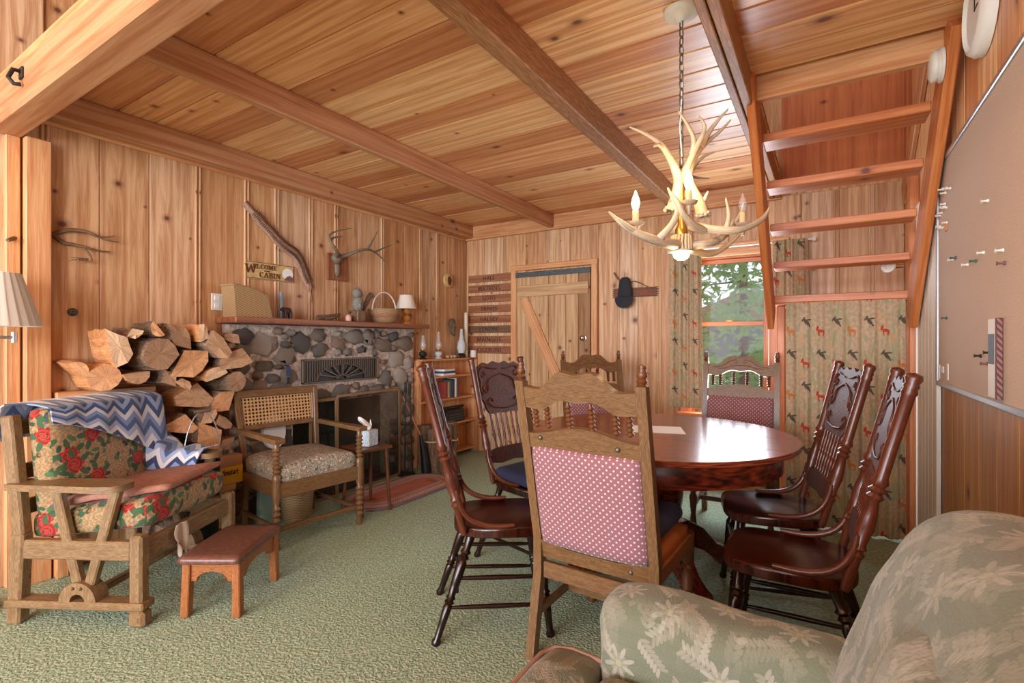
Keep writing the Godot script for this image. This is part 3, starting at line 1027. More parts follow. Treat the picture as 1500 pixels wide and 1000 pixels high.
func build_door() -> void:
	# plank door with a Z brace, its casing, knob and the metal strip nailed over the top
	var d := Node3D.new()
	d.name = "door_1"
	add_child(d)
	d.set_meta("kind", "structure")
	d.set_meta("label", "low plank door with a diagonal brace in the back wall")
	var x := -2.835
	var k := 0
	for wd in [0.17, 0.22, 0.20, 0.14, 0.13]:
		plank(d, Vector3(wd - 0.004, 1.99, 0.025), Vector3(x + wd / 2, 1.0, -4.625), M.grey_wood if k == 4 else M.door_wood, 1, "door_plank")
		x += wd
		k += 1
	part(d, "rail", bxm(Vector3(0.83, 0.12, 0.022), Vector3(-2.405, 1.79, -4.603), 0.003, 0), M.door_wood)
	part(d, "rail", bxm(Vector3(0.83, 0.12, 0.022), Vector3(-2.405, 0.28, -4.603), 0.003, 0), M.door_wood)
	var b := MB.new()
	b.bar(Vector3(-2.74, 1.71, -4.603), Vector3(-2.09, 0.36, -4.603), 0.022, 0.11, 0.003, Vector3(0.9, 0.43, 0))
	part(d, "diagonal_brace", b, M.trim_wood)
	part(d, "metal_strip", bxm(Vector3(0.87, 0.055, 0.006), Vector3(-2.405, 1.965, -4.60), 0.001, 0), M.galvanised, "dull galvanised strip nailed over the top edge")
	var kn := MB.new()
	kn.t = Transform3D(Basis(Vector3.RIGHT, PI / 2), Vector3(-2.045, 1.285, -4.61))
	kn.lathe([Vector2(0.03, 0), Vector2(0.03, 0.006), Vector2(0.010, 0.01), Vector2(0.010, 0.03), Vector2(0.025, 0.04), Vector2(0.028, 0.052), Vector2(0.018, 0.064), Vector2(0.0, 0.066)], 14)
	part(d, "door_knob", kn, M.chrome)
	var c := MB.new()
	c.box(Vector3(0.075, 2.06, 0.03), Vector3(-2.875, 1.03, -4.625), 0.006, 1)
	c.box(Vector3(0.065, 2.06, 0.03), Vector3(-1.935, 1.03, -4.625), 0.006, 1)
	c.box(Vector3(1.01, 0.06, 0.034), Vector3(-2.405, 2.045, -4.623), 0.006, 0)
	struct("trim_4", c, M.trim_wood, "pine casing around the plank door")
	# white folding door in the right wall, its wooden casing
	var f := Node3D.new()
	f.name = "door_2"
	add_child(f)
	f.set_meta("kind", "structure")
	f.set_meta("label", "cream folding door beside the cork board")
	for i in 6:
		part(f, "door_fold", bxm(Vector3(0.02, 2.08, 0.1115), Vector3(0.490, 1.05, -3.90 + i * 0.112), 0.003), M.cream_paint)
	c = MB.new()
	c.box(Vector3(0.05, 2.35, 0.09), Vector3(0.475, 1.175, -4.02), 0.004, 1)
	c.box(Vector3(0.03, 2.35, 0.16), Vector3(0.485, 1.175, -4.15), 0.004, 1)
	struct("trim_5", c, M.stair_wood, "varnished door casing between curtain and folding door")

func sash(parent: Node, x0: float, x1: float, y0: float, y1: float, z: float, m: Material) -> void:
	var s := MB.new()
	var w := 0.035
	s.box(Vector3(w, y1 - y0, 0.03), Vector3(x0 + w / 2, (y0 + y1) / 2, z), 0.003)
	s.box(Vector3(w, y1 - y0, 0.03), Vector3(x1 - w / 2, (y0 + y1) / 2, z), 0.003)
	s.box(Vector3(x1 - x0 - 2 * w, w, 0.03), Vector3((x0 + x1) / 2, y0 + w / 2, z), 0.003, 0)
	s.box(Vector3(x1 - x0 - 2 * w, w, 0.03), Vector3((x0 + x1) / 2, y1 - w / 2, z), 0.003, 0)
	var o := part(parent, "sash", s, m)
	var p := MB.new()
	p.box(Vector3(x1 - x0 - 2 * w, y1 - y0 - 2 * w, 0.004), Vector3((x0 + x1) / 2, (y0 + y1) / 2, z))
	part(o, "pane", p, M.pane)

func build_windows() -> void:
	var d := Node3D.new()
	d.name = "window_1"
	add_child(d)
	d.set_meta("kind", "structure")
	d.set_meta("label", "double hung wooden window looking onto trees")
	sash(d, -1.0, -0.40, 1.39, 1.97, -4.72, M.stair_wood)
	sash(d, -1.0, -0.40, 0.64, 1.42, -4.685, M.stair_wood)
	var f := MB.new()
	f.box(Vector3(0.03, 1.37, 0.12), Vector3(-1.0, 1.305, -4.71), 0.002)
	f.box(Vector3(0.03, 1.37, 0.12), Vector3(-0.40, 1.305, -4.71), 0.002)
	f.box(Vector3(0.60, 0.03, 0.12), Vector3(-0.70, 1.985, -4.71), 0.002, 0)
	part(d, "jamb", f, M.stair_wood)
	part(d, "head_casing", bxm(Vector3(0.86, 0.09, 0.03), Vector3(-0.70, 2.03, -4.625), 0.006, 0), M.trim_wood)
	part(d, "head_casing", bxm(Vector3(0.92, 0.025, 0.05), Vector3(-0.70, 2.085, -4.615), 0.006, 0), M.trim_wood)
	part(d, "side_casing", bxm(Vector3(0.12, 1.40, 0.03), Vector3(-0.335, 1.29, -4.625), 0.006), M.stair_wood)
	part(d, "side_casing", bxm(Vector3(0.10, 1.40, 0.03), Vector3(-1.055, 1.29, -4.625), 0.006), M.stair_wood)
	part(d, "sill", bxm(Vector3(0.84, 0.03, 0.12), Vector3(-0.70, 0.61, -4.60), 0.006, 0), M.stair_wood)
	var lk := MB.new()
	lk.box(Vector3(0.05, 0.012, 0.03), Vector3(-0.70, 1.428, -4.675), 0.004)
	lk.tube([Vector3(-0.71, 1.437, -4.67), Vector3(-0.685, 1.445, -4.655)], 0.006, 6)
	part(d, "sash_lock", lk, M.brass)
	# unseen windows behind and beside the camera, placed to light the room
	d = Node3D.new()
	d.name = "unseen_window_2"
	add_child(d)
	d.set_meta("kind", "structure")
	d.set_meta("label", "wide front window out of view, placed to light the room")
	for i in 3:
		sash(d, -3.15 + i * 1.133, -3.15 + (i + 1) * 1.133, 0.35, 2.85, 6.60, M.trim_wood)
	d = Node3D.new()
	d.name = "unseen_window_3"
	add_child(d)
	d.set_meta("kind", "structure")
	d.set_meta("label", "unseen side window in the fireplace wall, lighting the room from the left")
	d.position = Vector3(-3.63, 0, 2.9)
	d.rotation.y = PI / 2
	for i in 2:
		sash(d, -0.95 + i * 0.95, i * 0.95, 0.80, 2.30, 0.0, M.trim_wood)
	d = Node3D.new()
	d.name = "unseen_window_4"  # out of view, placed for light on the fireplace side
	add_child(d)
	d.set_meta("kind", "structure")
	d.set_meta("label", "unseen side window in the plank wall, placed to light the fireplace")
	d.position = Vector3(0.58, 0, 3.1)
	d.rotation.y = PI / 2
	for i in 2:
		sash(d, -1.1 + i * 1.1, i * 1.1, 0.65, 2.45, 0.0, M.trim_wood)

func cloth_panel(w: float, h: float, folds: int, amp: float, tight := 0.0) -> MB:
	var k := MB.new()
	k.uo = Vector2(rng.randf(), rng.randf())
	k.grid(func(u: float, v: float):
		var fold := sin(u * TAU * folds) + 0.4 * sin(u * TAU * folds * 2.3 + 1.0)
		var a := amp * (0.55 + 0.55 * v)
		if tight > 0.0:
			a = amp * lerpf(1.0, 0.6, v)
		return Vector3((u - 0.5) * w * (1.0 - tight * (1.0 - v) * 0.1), -v * h, fold * a), folds * 10, 10, 0.003, Vector2(w * 1.25, h))
	return k

func build_stairs() -> void:
	var s := thing("staircase", "open wooden stair with thick plank treads descending from the loft", "staircase", Vector3(0, 0, 0))
	# two sloping stringers
	for x in [-0.31, 0.45]:
		var k := MB.new()
		k.uo = Vector2(rng.randf() * 0.6, 0.1)
		k.bar(Vector3(x, 2.58, -2.70), Vector3(x, 1.40, -3.86), 0.04, 0.20, 0.004, Vector3(0, 0.70, -0.71))
		part(s, "stringer", k, M.stair_wood)
	for a in [[2.385, -3.13], [2.185, -3.35], [1.975, -3.56], [1.775, -3.81]]:
		part(s, "tread", bxm(Vector3(0.715, 0.045, 0.17), Vector3(0.07, a[0] - 0.02, a[1]), 0.004, 0), M.stair_wood)
	part(s, "header", bxm(Vector3(0.80, 0.15, 0.045), Vector3(0.07, 2.535, -2.80), 0.004, 0), M.trim_wood)
	# the landing and the rail the closet curtain hangs from
	part(s, "landing", bxm(Vector3(0.80, 0.04, 0.66), Vector3(0.09, 1.53, -4.29), 0.004, 0), M.stair_wood)
	part(s, "landing_rail", bxm(Vector3(0.78, 0.05, 0.03), Vector3(0.08, 1.545, -3.955), 0.004, 0), M.stair_wood)
	part(s, "landing_post", bxm(Vector3(0.05, 1.51, 0.05), Vector3(0.43, 0.755, -4.02), 0.004), M.stair_wood)
	part(s, "landing_post", bxm(Vector3(0.05, 1.51, 0.05), Vector3(-0.27, 0.755, -4.14), 0.004), M.stair_wood)
	var tr := MB.new()
	tr.box(Vector3(0.80, 0.06, 0.04), Vector3(0.10, 2.545, -4.62), 0.004, 0)
	struct("trim_6", tr, M.trim_wood, "board across the back wall behind the stair")
	var sk := MB.new()
	sk.bar(Vector3(0.485, 2.86, -3.60), Vector3(0.485, 2.30, -4.55), 0.025, 0.16, 0.004, Vector3(0, 0.8, -0.6))
	struct("trim_7", sk, M.trim_wood, "slanting board on the wall inside the stairwell")
	# curtains
	solo("closet_curtain", cloth_panel(0.65, 1.50, 7, 0.018), M.curtain_cloth, "hunting print curtain hung below the stair landing", "curtain", Vector3(0.10, 1.515, -3.915))
	solo("window_curtain", cloth_panel(0.29, 1.40, 4, 0.022, 1.0), M.curtain_cloth, "narrow hunting print curtain between the hung cap and the window", "curtain", Vector3(-1.035, 2.07, -4.53))
	solo("window_curtain", cloth_panel(0.27, 0.50, 4, 0.02, 1.0), M.curtain_cloth, "short hunting print curtain showing between the stair treads", "curtain", Vector3(-0.235, 2.06, -4.53))
	var rod := MB.new()
	rod.tube([Vector3(-1.20, 2.055, -4.56), Vector3(-0.06, 2.055, -4.56)], 0.008, 8)
	rod.box(Vector3(0.02, 0.03, 0.05), Vector3(-1.19, 2.055, -4.585))
	rod.box(Vector3(0.02, 0.03, 0.05), Vector3(-0.07, 2.055, -4.585))
	solo("curtain_rod", rod, M.white_plastic, "white curtain rod above the window", "curtain rod")

func build_fireplace() -> void:
	var f := thing("fireplace", "fieldstone fireplace with a wooden mantel shelf and fan grille", "fireplace", Vector3(0, 0, 0))
	var z0 := -3.66
	var z1 := -1.86
	var oz0 := -3.32
	var oz1 := -2.34
	var oy := 0.76
	var m := MB.new()
	m.box(Vector3(0.10, 1.37, oz0 - z0), Vector3(-3.50, 0.685, (z0 + oz0) / 2))
	m.box(Vector3(0.10, 1.37, z1 - oz1), Vector3(-3.50, 0.685, (z1 + oz1) / 2))
	m.box(Vector3(0.10, 1.37 - oy, oz1 - oz0), Vector3(-3.50, (1.37 + oy) / 2, (oz0 + oz1) / 2))
	part(f, "mortar", m, M.mortar)
	m = MB.new()
	m.box(Vector3(0.04, 0.86, 1.10), Vector3(-4.0, 0.43, -2.83))
	m.box(Vector3(0.47, 0.86, 0.04), Vector3(-3.785, 0.43, -3.34))
	m.box(Vector3(0.47, 0.86, 0.04), Vector3(-3.785, 0.43, -2.32))
	m.box(Vector3(0.47, 0.04, 1.06), Vector3(-3.785, 0.80, -2.83))
	m.box(Vector3(0.47, 0.02, 1.06), Vector3(-3.785, 0.01, -2.83))
	part(f, "firebox", m, M.soot)
	# stones laid by dropping the large ones first and filling in with smaller ones
	var placed := []
	var meshes := []
	for i in 14:
		var k := MB.new()
		k.blob(Vector3(0.45, 1.0, 1.0), 500 + i, 0.34, 3)
		meshes.append(k.commit())
	var r := RandomNumberGenerator.new()
	r.seed = 11
	var want := [[0.115, 16], [0.085, 40], [0.060, 80], [0.040, 150]]
	for q in want:
		var tries := 0
		var got := 0
		while got < q[1] and tries < 2500:
			tries += 1
			var a: float = q[0] * r.randf_range(0.85, 1.1)
			var b: float = a * r.randf_range(0.62, 0.95)
			var z := r.randf_range(z0 + a * 1.02, z1 - a * 1.02)
			var y := r.randf_range(b * 0.8, 1.36 - b)
			if y - b * 0.8 < oy and z > oz0 - a * 0.75 and z < oz1 + a * 0.75:
				continue
			if z > -3.20 - a and z < -2.38 + a and y > 0.90 - b and y < 1.12 + b:
				continue
			var ok := true
			for p in placed:
				if Vector2((z - p[0]) / (a + p[2]), (y - p[1]) / (b + p[3])).length() < 0.88:
					ok = false
					break
			if not ok:
				continue
			placed.append([z, y, a, b])
			var o := part(f, "stone", meshes[r.randi() % 14], M["stone_%d" % (r.randi() % 8)])
			o.position = Vector3(-3.452, y, z)
			o.rotation.x = r.randf_range(-0.35, 0.35)
			o.scale = Vector3(r.randf_range(0.045, 0.07) / 0.45 * 0.7, b, a)
			got += 1
	part(f, "mantel_shelf", bxm(Vector3(0.26, 0.042, 1.90), Vector3(-3.41, 1.395, -2.76), 0.005, 2), M.mantel_wood, "reddish brown plank mantel shelf")
	# grille: frame, upright bars and a fan
	var gx := -3.425
	var g := MB.new()
	for a in [[1.105, 0.014], [0.925, 0.014]]:
		g.box(Vector3(0.02, a[1], 0.77), Vector3(gx, a[0], -2.785), 0.002, 2)
	for zz in [-3.163, -2.407]:
		g.box(Vector3(0.02, 0.19, 0.014), Vector3(gx, 1.015, zz), 0.002)
	for i in 33:
		var zz := -3.145 + i * 0.0225
		var d := absf(zz + 2.785)
		var lo := 0.935
		if d < 0.25:
			lo = 0.94 + sqrt(1.0 - pow(d / 0.25, 2)) * 0.12
		g.box(Vector3(0.008, 1.10 - lo, 0.007), Vector3(gx, (1.10 + lo) / 2, zz))
	var arc := []
	for i in 17:
		var a := PI * i / 16.0
		arc.append(Vector3(gx, 0.935 + sin(a) * 0.125, -2.785 + cos(a) * 0.25))
		if i % 2 == 0 and i > 0 and i < 16:
			g.bar(Vector3(gx, 0.945 + sin(a) * 0.02, -2.785 + cos(a) * 0.05), Vector3(gx, 0.935 + sin(a) * 0.122, -2.785 + cos(a) * 0.245), 0.008, 0.012, 0.0, Vector3.RIGHT)
	g.tube(arc, 0.006, 6)
	g.tube([Vector3(gx, 0.94, -2.84), Vector3(gx, 0.965, -2.82), Vector3(gx, 0.972, -2.785), Vector3(gx, 0.965, -2.75), Vector3(gx, 0.94, -2.73)], 0.006, 6)
	var gg := part(f, "vent_grille", g, M.grille_metal, "bronze louvred grille with a sunburst fan")
	part(gg, "grille_back", bxm(Vector3(0.004, 0.18, 0.75), Vector3(-3.444, 1.015, -2.785), 0.0), M.black_paint)
	# hearth slab
	var h := MB.new()
	h.box(Vector3(0.12, 0.02, 1.30), Vector3(-3.48, 0.011, -2.95), 0.004, 2)
	part(f, "hearth_slab", h, M.hearth)
	# standing screen of two framed panels
	var s := thing("fire_screen", "two panel fireplace screen with thin brass frame and dark mesh", "fire screen", Vector3(0, 0, 0))
	for q in [[Vector3(-3.36, 0, -2.43), Vector3(-3.32, 0, -2.635), 0.79], [Vector3(-3.32, 0, -2.645), Vector3(-3.365, 0, -3.38), 0.81]]:
		var a: Vector3 = q[0] + Vector3.UP * 0.012
		var b: Vector3 = q[1] + Vector3.UP * 0.012
		var up: Vector3 = Vector3.UP * (q[2] - 0.012)
		var k := MB.new()
		var nrm: Vector3 = (b - a).cross(Vector3.UP).normalized()
		for e in [[a, a + up], [b, b + up]]:
			k.bar(e[0], e[1], 0.022, 0.018, 0.002, nrm)
		for e in [[a, b], [a + up, b + up]]:
			k.bar(e[0], e[1], 0.022, 0.018, 0.002, nrm)
		var o := part(s, "screen_panel", k, M.screen_frame)
		var p := MB.new()
		p.bar((a + up * 0.02 + b + up * 0.02) / 2, (a + up * 0.98 + b + up * 0.98) / 2, (b - a).length() - 0.02, 0.003, 0.0, nrm)
		part(o, "screen_mesh", p, M.smoked_pane)
	# small things seen behind the cane chair
	var bl := thing("fire_bellows", "pale oval bellows leaning on the stones behind the cane armchair", "bellows", Vector3(-3.345, 0.0, -2.14))
	var ov := PackedVector2Array()
	for i in 25:
		var a := TAU * i / 24.0
		if i < 24:
			ov.append(Vector2(cos(a) * 0.085, 0.60 + sin(a) * 0.125))
	var bm := MB.new()
	bm.t = Transform3D(Basis(Vector3.UP, PI / 2) * Basis(Vector3.RIGHT, -0.06), Vector3.ZERO)
	bm.prism(ov, 0.035)
	part(bl, "oval_board", bm, M.paper)
	bm = MB.new()
	bm.t = Transform3D(Basis(Vector3.UP, PI / 2) * Basis(Vector3.RIGHT, -0.06), Vector3.ZERO)
	bm.tube([Vector3(0, 0.0, 0), Vector3(0, 0.25, 0), Vector3(0, 0.48, 0)], [0.012, 0.014, 0.03], 8)
	part(bl, "nozzle", bm, M.brass)
	var tt := thing("teal_tin", "tall pale teal tin behind the cane armchair legs", "tin", Vector3(-3.25, 0.0, -2.0))
	part(tt, "tin_body", bxm(Vector3(0.05, 0.24, 0.11), Vector3(0, 0.12, 0), 0.006), M.teal_tin)
	part(tt, "tin_lid", bxm(Vector3(0.056, 0.02, 0.116), Vector3(0, 0.25, 0), 0.004), M.cream_paint)
	# key tag hanging on a nail between the stones
	var kt := thing("hanging_tag", "dark blue tag hanging from a nail on the stone face", "tag", Vector3(-3.385, 1.0, -2.26))
	var km := MB.new()
	km.tube([Vector3(-0.05, 0.07, 0), Vector3(0.0, 0.07, 0)], 0.004, 6)
	part(kt, "nail", km, M.iron)
	part(kt, "tag_plate", bxm(Vector3(0.008, 0.075, 0.035), Vector3(0, 0.03, 0), 0.002), M.book_blue)
	part(kt, "tag_tail", bxm(Vector3(0.008, 0.05, 0.022), Vector3(0, -0.04, 0), 0.002), M.book_black)
	# log bundle, tools and rug at the hearth
	var t := thing("bark_planter", "bundle of upright bark covered logs tied with rope on the hearth", "log bundle", Vector3(-3.20, 0.0, -3.76))
	var i3 := 0
	for q in [[0.0, -0.0, 0.075, 0.44], [0.135, -0.02, 0.07, 0.46], [0.06, 0.12, 0.072, 0.41], [-0.08, 0.11, 0.07, 0.43], [0.19, 0.11, 0.06, 0.45]]:
		var k := MB.new()
		k.uo = Vector2(i3 * 0.13, 0)
		k.lathe([Vector2(q[2] * 1.05, 0.0), Vector2(q[2] * 0.97, q[3] * 0.3), Vector2(q[2] * 1.02, q[3] * 0.7), Vector2(q[2], q[3])], 12)
		var o := part(t, "log", k, M.bark_grey)
		o.position = Vector3(q[0] - 0.06, 0.0, q[1] - 0.05)
		i3 += 1
	var ring := []
	for i in 25:
		var a := TAU * i / 24.0
		ring.append(Vector3(cos(a) * 0.185, 0.30 + 0.01 * sin(a * 3), 0.0 + sin(a) * 0.165))
	var rp := MB.new()
	rp.tube(ring, 0.008, 6, false)
	part(t, "rope", rp, M.white_cloth, "pale rope tied around the logs")
	var ts := thing("fire_tools", "black iron fireplace tools leaning by the stone edge", "fire tools", Vector3(-3.32, 0.0, -3.43))
	for q in [[0.0, 0.02, 0.86], [0.03, -0.05, 0.84]]:
		var k := MB.new()
		k.tube([Vector3(q[0], 0.02, q[1]), Vector3(q[0] * 0.4, q[2], q[1] * 0.6)], 0.007, 6)
		k.t = Transform3D(Basis(), Vector3(q[0] * 0.4, q[2], q[1] * 0.6))
		k.lathe([Vector2(0.006, -0.10), Vector2(0.012, -0.08), Vector2(0.010, -0.02), Vector2(0.014, 0.0), Vector2(0.0, 0.015)], 8)
		part(ts, "poker", k, M.iron)
	var tb := MB.new()
	tb.lathe([Vector2(0.085, 0.0), Vector2(0.08, 0.015), Vector2(0.0, 0.02)], 16)
	part(ts, "stand_base", tb, M.iron)
	var br := thing("hearth_broom", "small straw hearth broom with a brown stick handle", "broom", Vector3(-3.33, 0, -3.545))
	var k2 := MB.new()
	k2.tube([Vector3(0.10, 0.36, 0.02), Vector3(-0.055, 0.74, 0.10)], 0.010, 7)
	part(br, "handle", k2, M.honey)
	k2 = MB.new()
	k2.tube([Vector3(0.145, 0.004, -0.01), Vector3(0.125, 0.20, 0.0), Vector3(0.098, 0.37, 0.02)], [0.045, 0.035, 0.014], 10)
	part(br, "bristles", k2, M.black_paint)
	# braided rug: one oval braid after another
	var rug := thing("braided_rug", "oval braided rug in rust, rose and grey before the hearth", "rug", Vector3(-2.99, 0.003, -3.03))
	var cols := ["braid_red", "braid_red", "braid_red", "braid_red", "braid_grey", "braid_rose", "braid_red", "braid_rose", "braid_rose", "braid_grey", "braid_plum"]
	for i in 11:
		var a := 0.035 + i * 0.0215
		var loop := []
		for j in 49:
			var q := TAU * j / 48.0
			var end := 0.0 if j == 0 or j == 48 else (0.28 if j < 24 else (-0.28 if j > 24 else 0.0))
			loop.append(Vector3(cos(q) * a, 0.011, sin(q) * a + end))
		var k := MB.new()
		k.t = Transform3D(Basis().scaled(Vector3(1, 0.8, 1)), Vector3.ZERO)
		k.tube(loop, 0.0125, 7, false)
		part(rug, "braid", k, M[cols[i]])
	var core := MB.new()
	core.tube([Vector3(0, 0.009, -0.29), Vector3(0, 0.009, 0.29)], 0.011, 7)
	core.box(Vector3(0.03, 0.008, 0.60), Vector3(0.0, 0.006, 0), 0.002, 2)
	part(rug, "braid", core, M.braid_red)

func log_mesh(kind: int, sd: int) -> ArrayMesh:
	# a split or round billet along x, centred; sides, then both sawn ends as a second surface
	var r := RandomNumberGenerator.new()
	r.seed = sd
	var poly := PackedVector2Array()
	var R := r.randf_range(0.078, 0.092)
	if kind == 0:
		var n0 := 11
		for i in n0:
			poly.append(Vector2.from_angle(TAU * i / n0) * R * r.randf_range(0.9, 1.05) * 0.92)
	elif kind == 1:
		for i in 7:
			poly.append(Vector2.from_angle(PI * i / 6.0) * R * 1.12 * r.randf_range(0.84, 1.10) - Vector2(0, R * 0.45))
		poly.append(Vector2(-R * 0.3, -R * r.randf_range(0.45, 0.6)))
	else:
		for i in 6:
			poly.append(Vector2.from_angle(PI * 0.18 + PI * 0.64 * i / 5.0) * R * 1.55 * r.randf_range(0.88, 1.08) - Vector2(0, R * 0.75))
		poly.append(Vector2(r.randf_range(-0.2, 0.2) * R, -R * 0.85))
	var L := r.randf_range(0.30, 0.36)
	var side := MB.new()
	var ends := MB.new()
	var m := poly.size()
	var seg := 4
	var rows := []
	for s in seg + 1:
		var ring := PackedVector3Array()
		for p in poly:
			var q: Vector2 = p * r.randf_range(0.91, 1.07)
			ring.append(Vector3((float(s) / seg - 0.5) * L + (r.randf_range(-0.008, 0.008) if s in [0, seg] else 0.0), q.y, q.x))
		rows.append(ring)
	for s in seg:
		for i in m:
			var j := (i + 1) % m
			var c: Vector3 = rows[s][i] * Vector3(0, 1, 1)
			side.face([rows[s][i], rows[s + 1][i], rows[s + 1][j], rows[s][j]], c + rows[s][j] * Vector3(0, 1, 1), [Vector2(i * 0.05, rows[s][i].x), Vector2(i * 0.05, rows[s + 1][i].x), Vector2(i * 0.05 + 0.05, rows[s + 1][j].x), Vector2(i * 0.05 + 0.05, rows[s][j].x)])
	for e in [0, seg]:
		var q := []
		var u := []
		var mid := Vector3.ZERO
		for p in rows[e]:
			mid += p / m
		for i in m:
			var j := (i + 1) % m
			ends.face([mid, rows[e][i], rows[e][j]], Vector3(-1 if e == 0 else 1, 0, 0), [Vector2(mid.z + 0.1, mid.y + 0.1), Vector2(rows[e][i].z + 0.1, rows[e][i].y + 0.1), Vector2(rows[e][j].z + 0.1, rows[e][j].y + 0.1)])
	return ends.commit(side.commit())

func build_firewood() -> void:
	# low plank bench the stack stands on
	var b := thing("hearth_bench", "low plank bench holding the stacked firewood", "bench", Vector3(-3.36, 0, -1.35))
	part(b, "bench_top", bxm(Vector3(0.13, 0.045, 0.86), Vector3(-0.115, 0.315, -0.01), 0.004, 2), M.trim_wood)
	part(b, "bench_top", bxm(Vector3(0.17, 0.045, 0.41), Vector3(0.04, 0.315, -0.235), 0.004, 2), M.trim_wood)
	part(b, "upper_shelf", bxm(Vector3(0.11, 0.03, 0.46), Vector3(-0.12, 0.965, 0.17), 0.003, 2), M.trim_wood)
	for z in [-0.04, 0.38]:
		part(b, "shelf_upright", bxm(Vector3(0.10, 0.612, 0.03), Vector3(-0.12, 0.644, z), 0.003), M.trim_wood)
	part(b, "leg", bxm(Vector3(0.29, 0.29, 0.05), Vector3(-0.03, 0.147, -0.40), 0.003), M.trim_wood)
	part(b, "leg", bxm(Vector3(0.12, 0.29, 0.05), Vector3(-0.11, 0.147, 0.38), 0.003), M.trim_wood)
	var kinds := []
	for i in 12:
		kinds.append(log_mesh([2, 1, 2, 0 if i < 6 else 1, 1, 2][i % 6], 600 + i))
	var r := RandomNumberGenerator.new()
	r.seed = 77
	# billets of every size, dropped into the stack wherever they fit
	var got := []
	for q in [[0.10, 120], [0.082, 900], [0.066, 2500], [0.05, 4000], [0.038, 5000]]:
		for i in q[1]:
			var rad: float = q[0] * r.randf_range(0.92, 1.06)
			var z := r.randf_range(-1.80, -0.985)
			var y := r.randf_range(0.345 + rad * 0.95, 1.34)
			if z > -1.43 - rad * 0.8 and y < 0.985 + rad * 0.9:
				continue
			if z < -1.80 + rad * 0.8 and y < 0.98:
				continue
			if z < -1.65 + rad and y < 0.53 + rad:
				continue
			var top := 1.19 if z > -1.12 else (1.30 if z > -1.2 else 1.36 - 0.03 * absf(z + 1.45) / 0.3)
			if y + rad * 0.9 > top:
				continue
			var ok := true
			for p in got:
				if Vector2(z - p.x, y - p.y).length() < (rad + p.z) * 0.885:
					ok = false
					break
			if ok:
				got.append(Vector3(z, y, rad))
	for p in got:
		var v := r.randi() % 12
		var round_one := v == 3
		var o := MeshInstance3D.new()
		o.mesh = kinds[v]
		o.name = numbered("firewood_log")
		add_child(o)
		var skin := r.randi() % 4
		var cut := r.randi() % 4
		o.set_surface_override_material(0, [M.bark, M.split, M.split, M.bark_grey][skin])
		o.set_surface_override_material(1, M["log_end_%d" % cut])
		o.position = Vector3((-3.385 if p.y > 0.95 else -3.425) + r.randf_range(-0.01, 0.02), p.y, p.x)
		var f: float = p.z / 0.085
		o.position.x += 0.05 * float(p.y > 1.15)
		o.basis = Basis(Vector3.UP, r.randf_range(-0.10, 0.16)) * Basis(Vector3.BACK, r.randf_range(-0.05, 0.03)) * Basis(Vector3.RIGHT, r.randf() * TAU) * Basis().scaled(Vector3(0.92 if p.y > 0.95 else 0.8, f, f))
		var size := "large" if p.z > 0.095 else ("medium" if p.z > 0.076 else ("small" if p.z > 0.058 else "thin"))
		o.set_meta("label", "%s %s firewood log, %s with %s end, in the stack beside the fireplace" % [size, "round" if round_one else "split", ["brown bark", "bare sides", "bare sides", "grey bark"][skin], ["pale", "tan", "greyish", "orange"][cut]])
		o.set_meta("category", "firewood")
		o.set_meta("group", "firewood stacked by the fireplace")
	# kindling pieces under the bench
	for i in 2:
		var o := MeshInstance3D.new()
		o.mesh = kinds[(i * 2 + 2) % 12]
		o.name = numbered("firewood_log")
		add_child(o)
		o.set_surface_override_material(0, M.bark)
		o.set_surface_override_material(1, M["log_end_%d" % (i % 4)])
		o.position = Vector3(-3.38, 0.10, -1.62 + i * 0.21)
		o.basis = Basis(Vector3.RIGHT, i * 1.3)
		o.set_meta("label", "firewood log on the floor under the bench")
		o.set_meta("category", "firewood")
		o.set_meta("group", "firewood under the bench")
	# coal bucket with its wire handle, and the firestarter carton, on the bench end
	var c := thing("kindling_bucket", "dark metal bucket with a wire handle in front of the firewood", "bucket", Vector3(-3.17, 0.0, -1.55), 0.0)
	var k := MB.new()
	k.t = Transform3D(Basis().scaled(Vector3(0.42, 1, 0.74)), Vector3.ZERO)
	k.lathe([Vector2(0.10, 0.0), Vector2(0.12, 0.02), Vector2(0.135, 0.52), Vector2(0.14, 0.53), Vector2(0.128, 0.525), Vector2(0.112, 0.03), Vector2(0.0, 0.028)], 20)
	part(c, "pail", k, M.iron)
	var arc := []
	for i in 15:
		var a := PI * i / 14.0
		arc.append(Vector3(0.0, 0.52 + sin(a) * 0.31, cos(a) * 0.106))
	k = MB.new()
	k.tube(arc, 0.004, 6)
	var hd := part(c, "wire_handle", k, M.alu)
	k = MB.new()
	k.tube([Vector3(0, 0.832, -0.045), Vector3(0, 0.832, 0.045)], 0.011, 8)
	part(hd, "grip", k, M.twig)
	var fb := thing("firestarter_carton", "yellow and black firestarter carton standing on the bench", "carton", Vector3(-3.255, 0.338, -1.742), 0.0)
	part(fb, "carton", bxm(Vector3(0.07, 0.18, 0.16), Vector3(0, 0.09, 0), 0.003), M.kraft)
	part(fb, "wrapper", bxm(Vector3(0.073, 0.11, 0.163), Vector3(0.0, 0.057, 0.0), 0.002), M.yellow_print)
	lettering(fb, "firestart", 0.030, Vector3(0.038, 0.075, -0.0), PI / 2, M.letter_dark, "Droid Sans", true, 0.6)

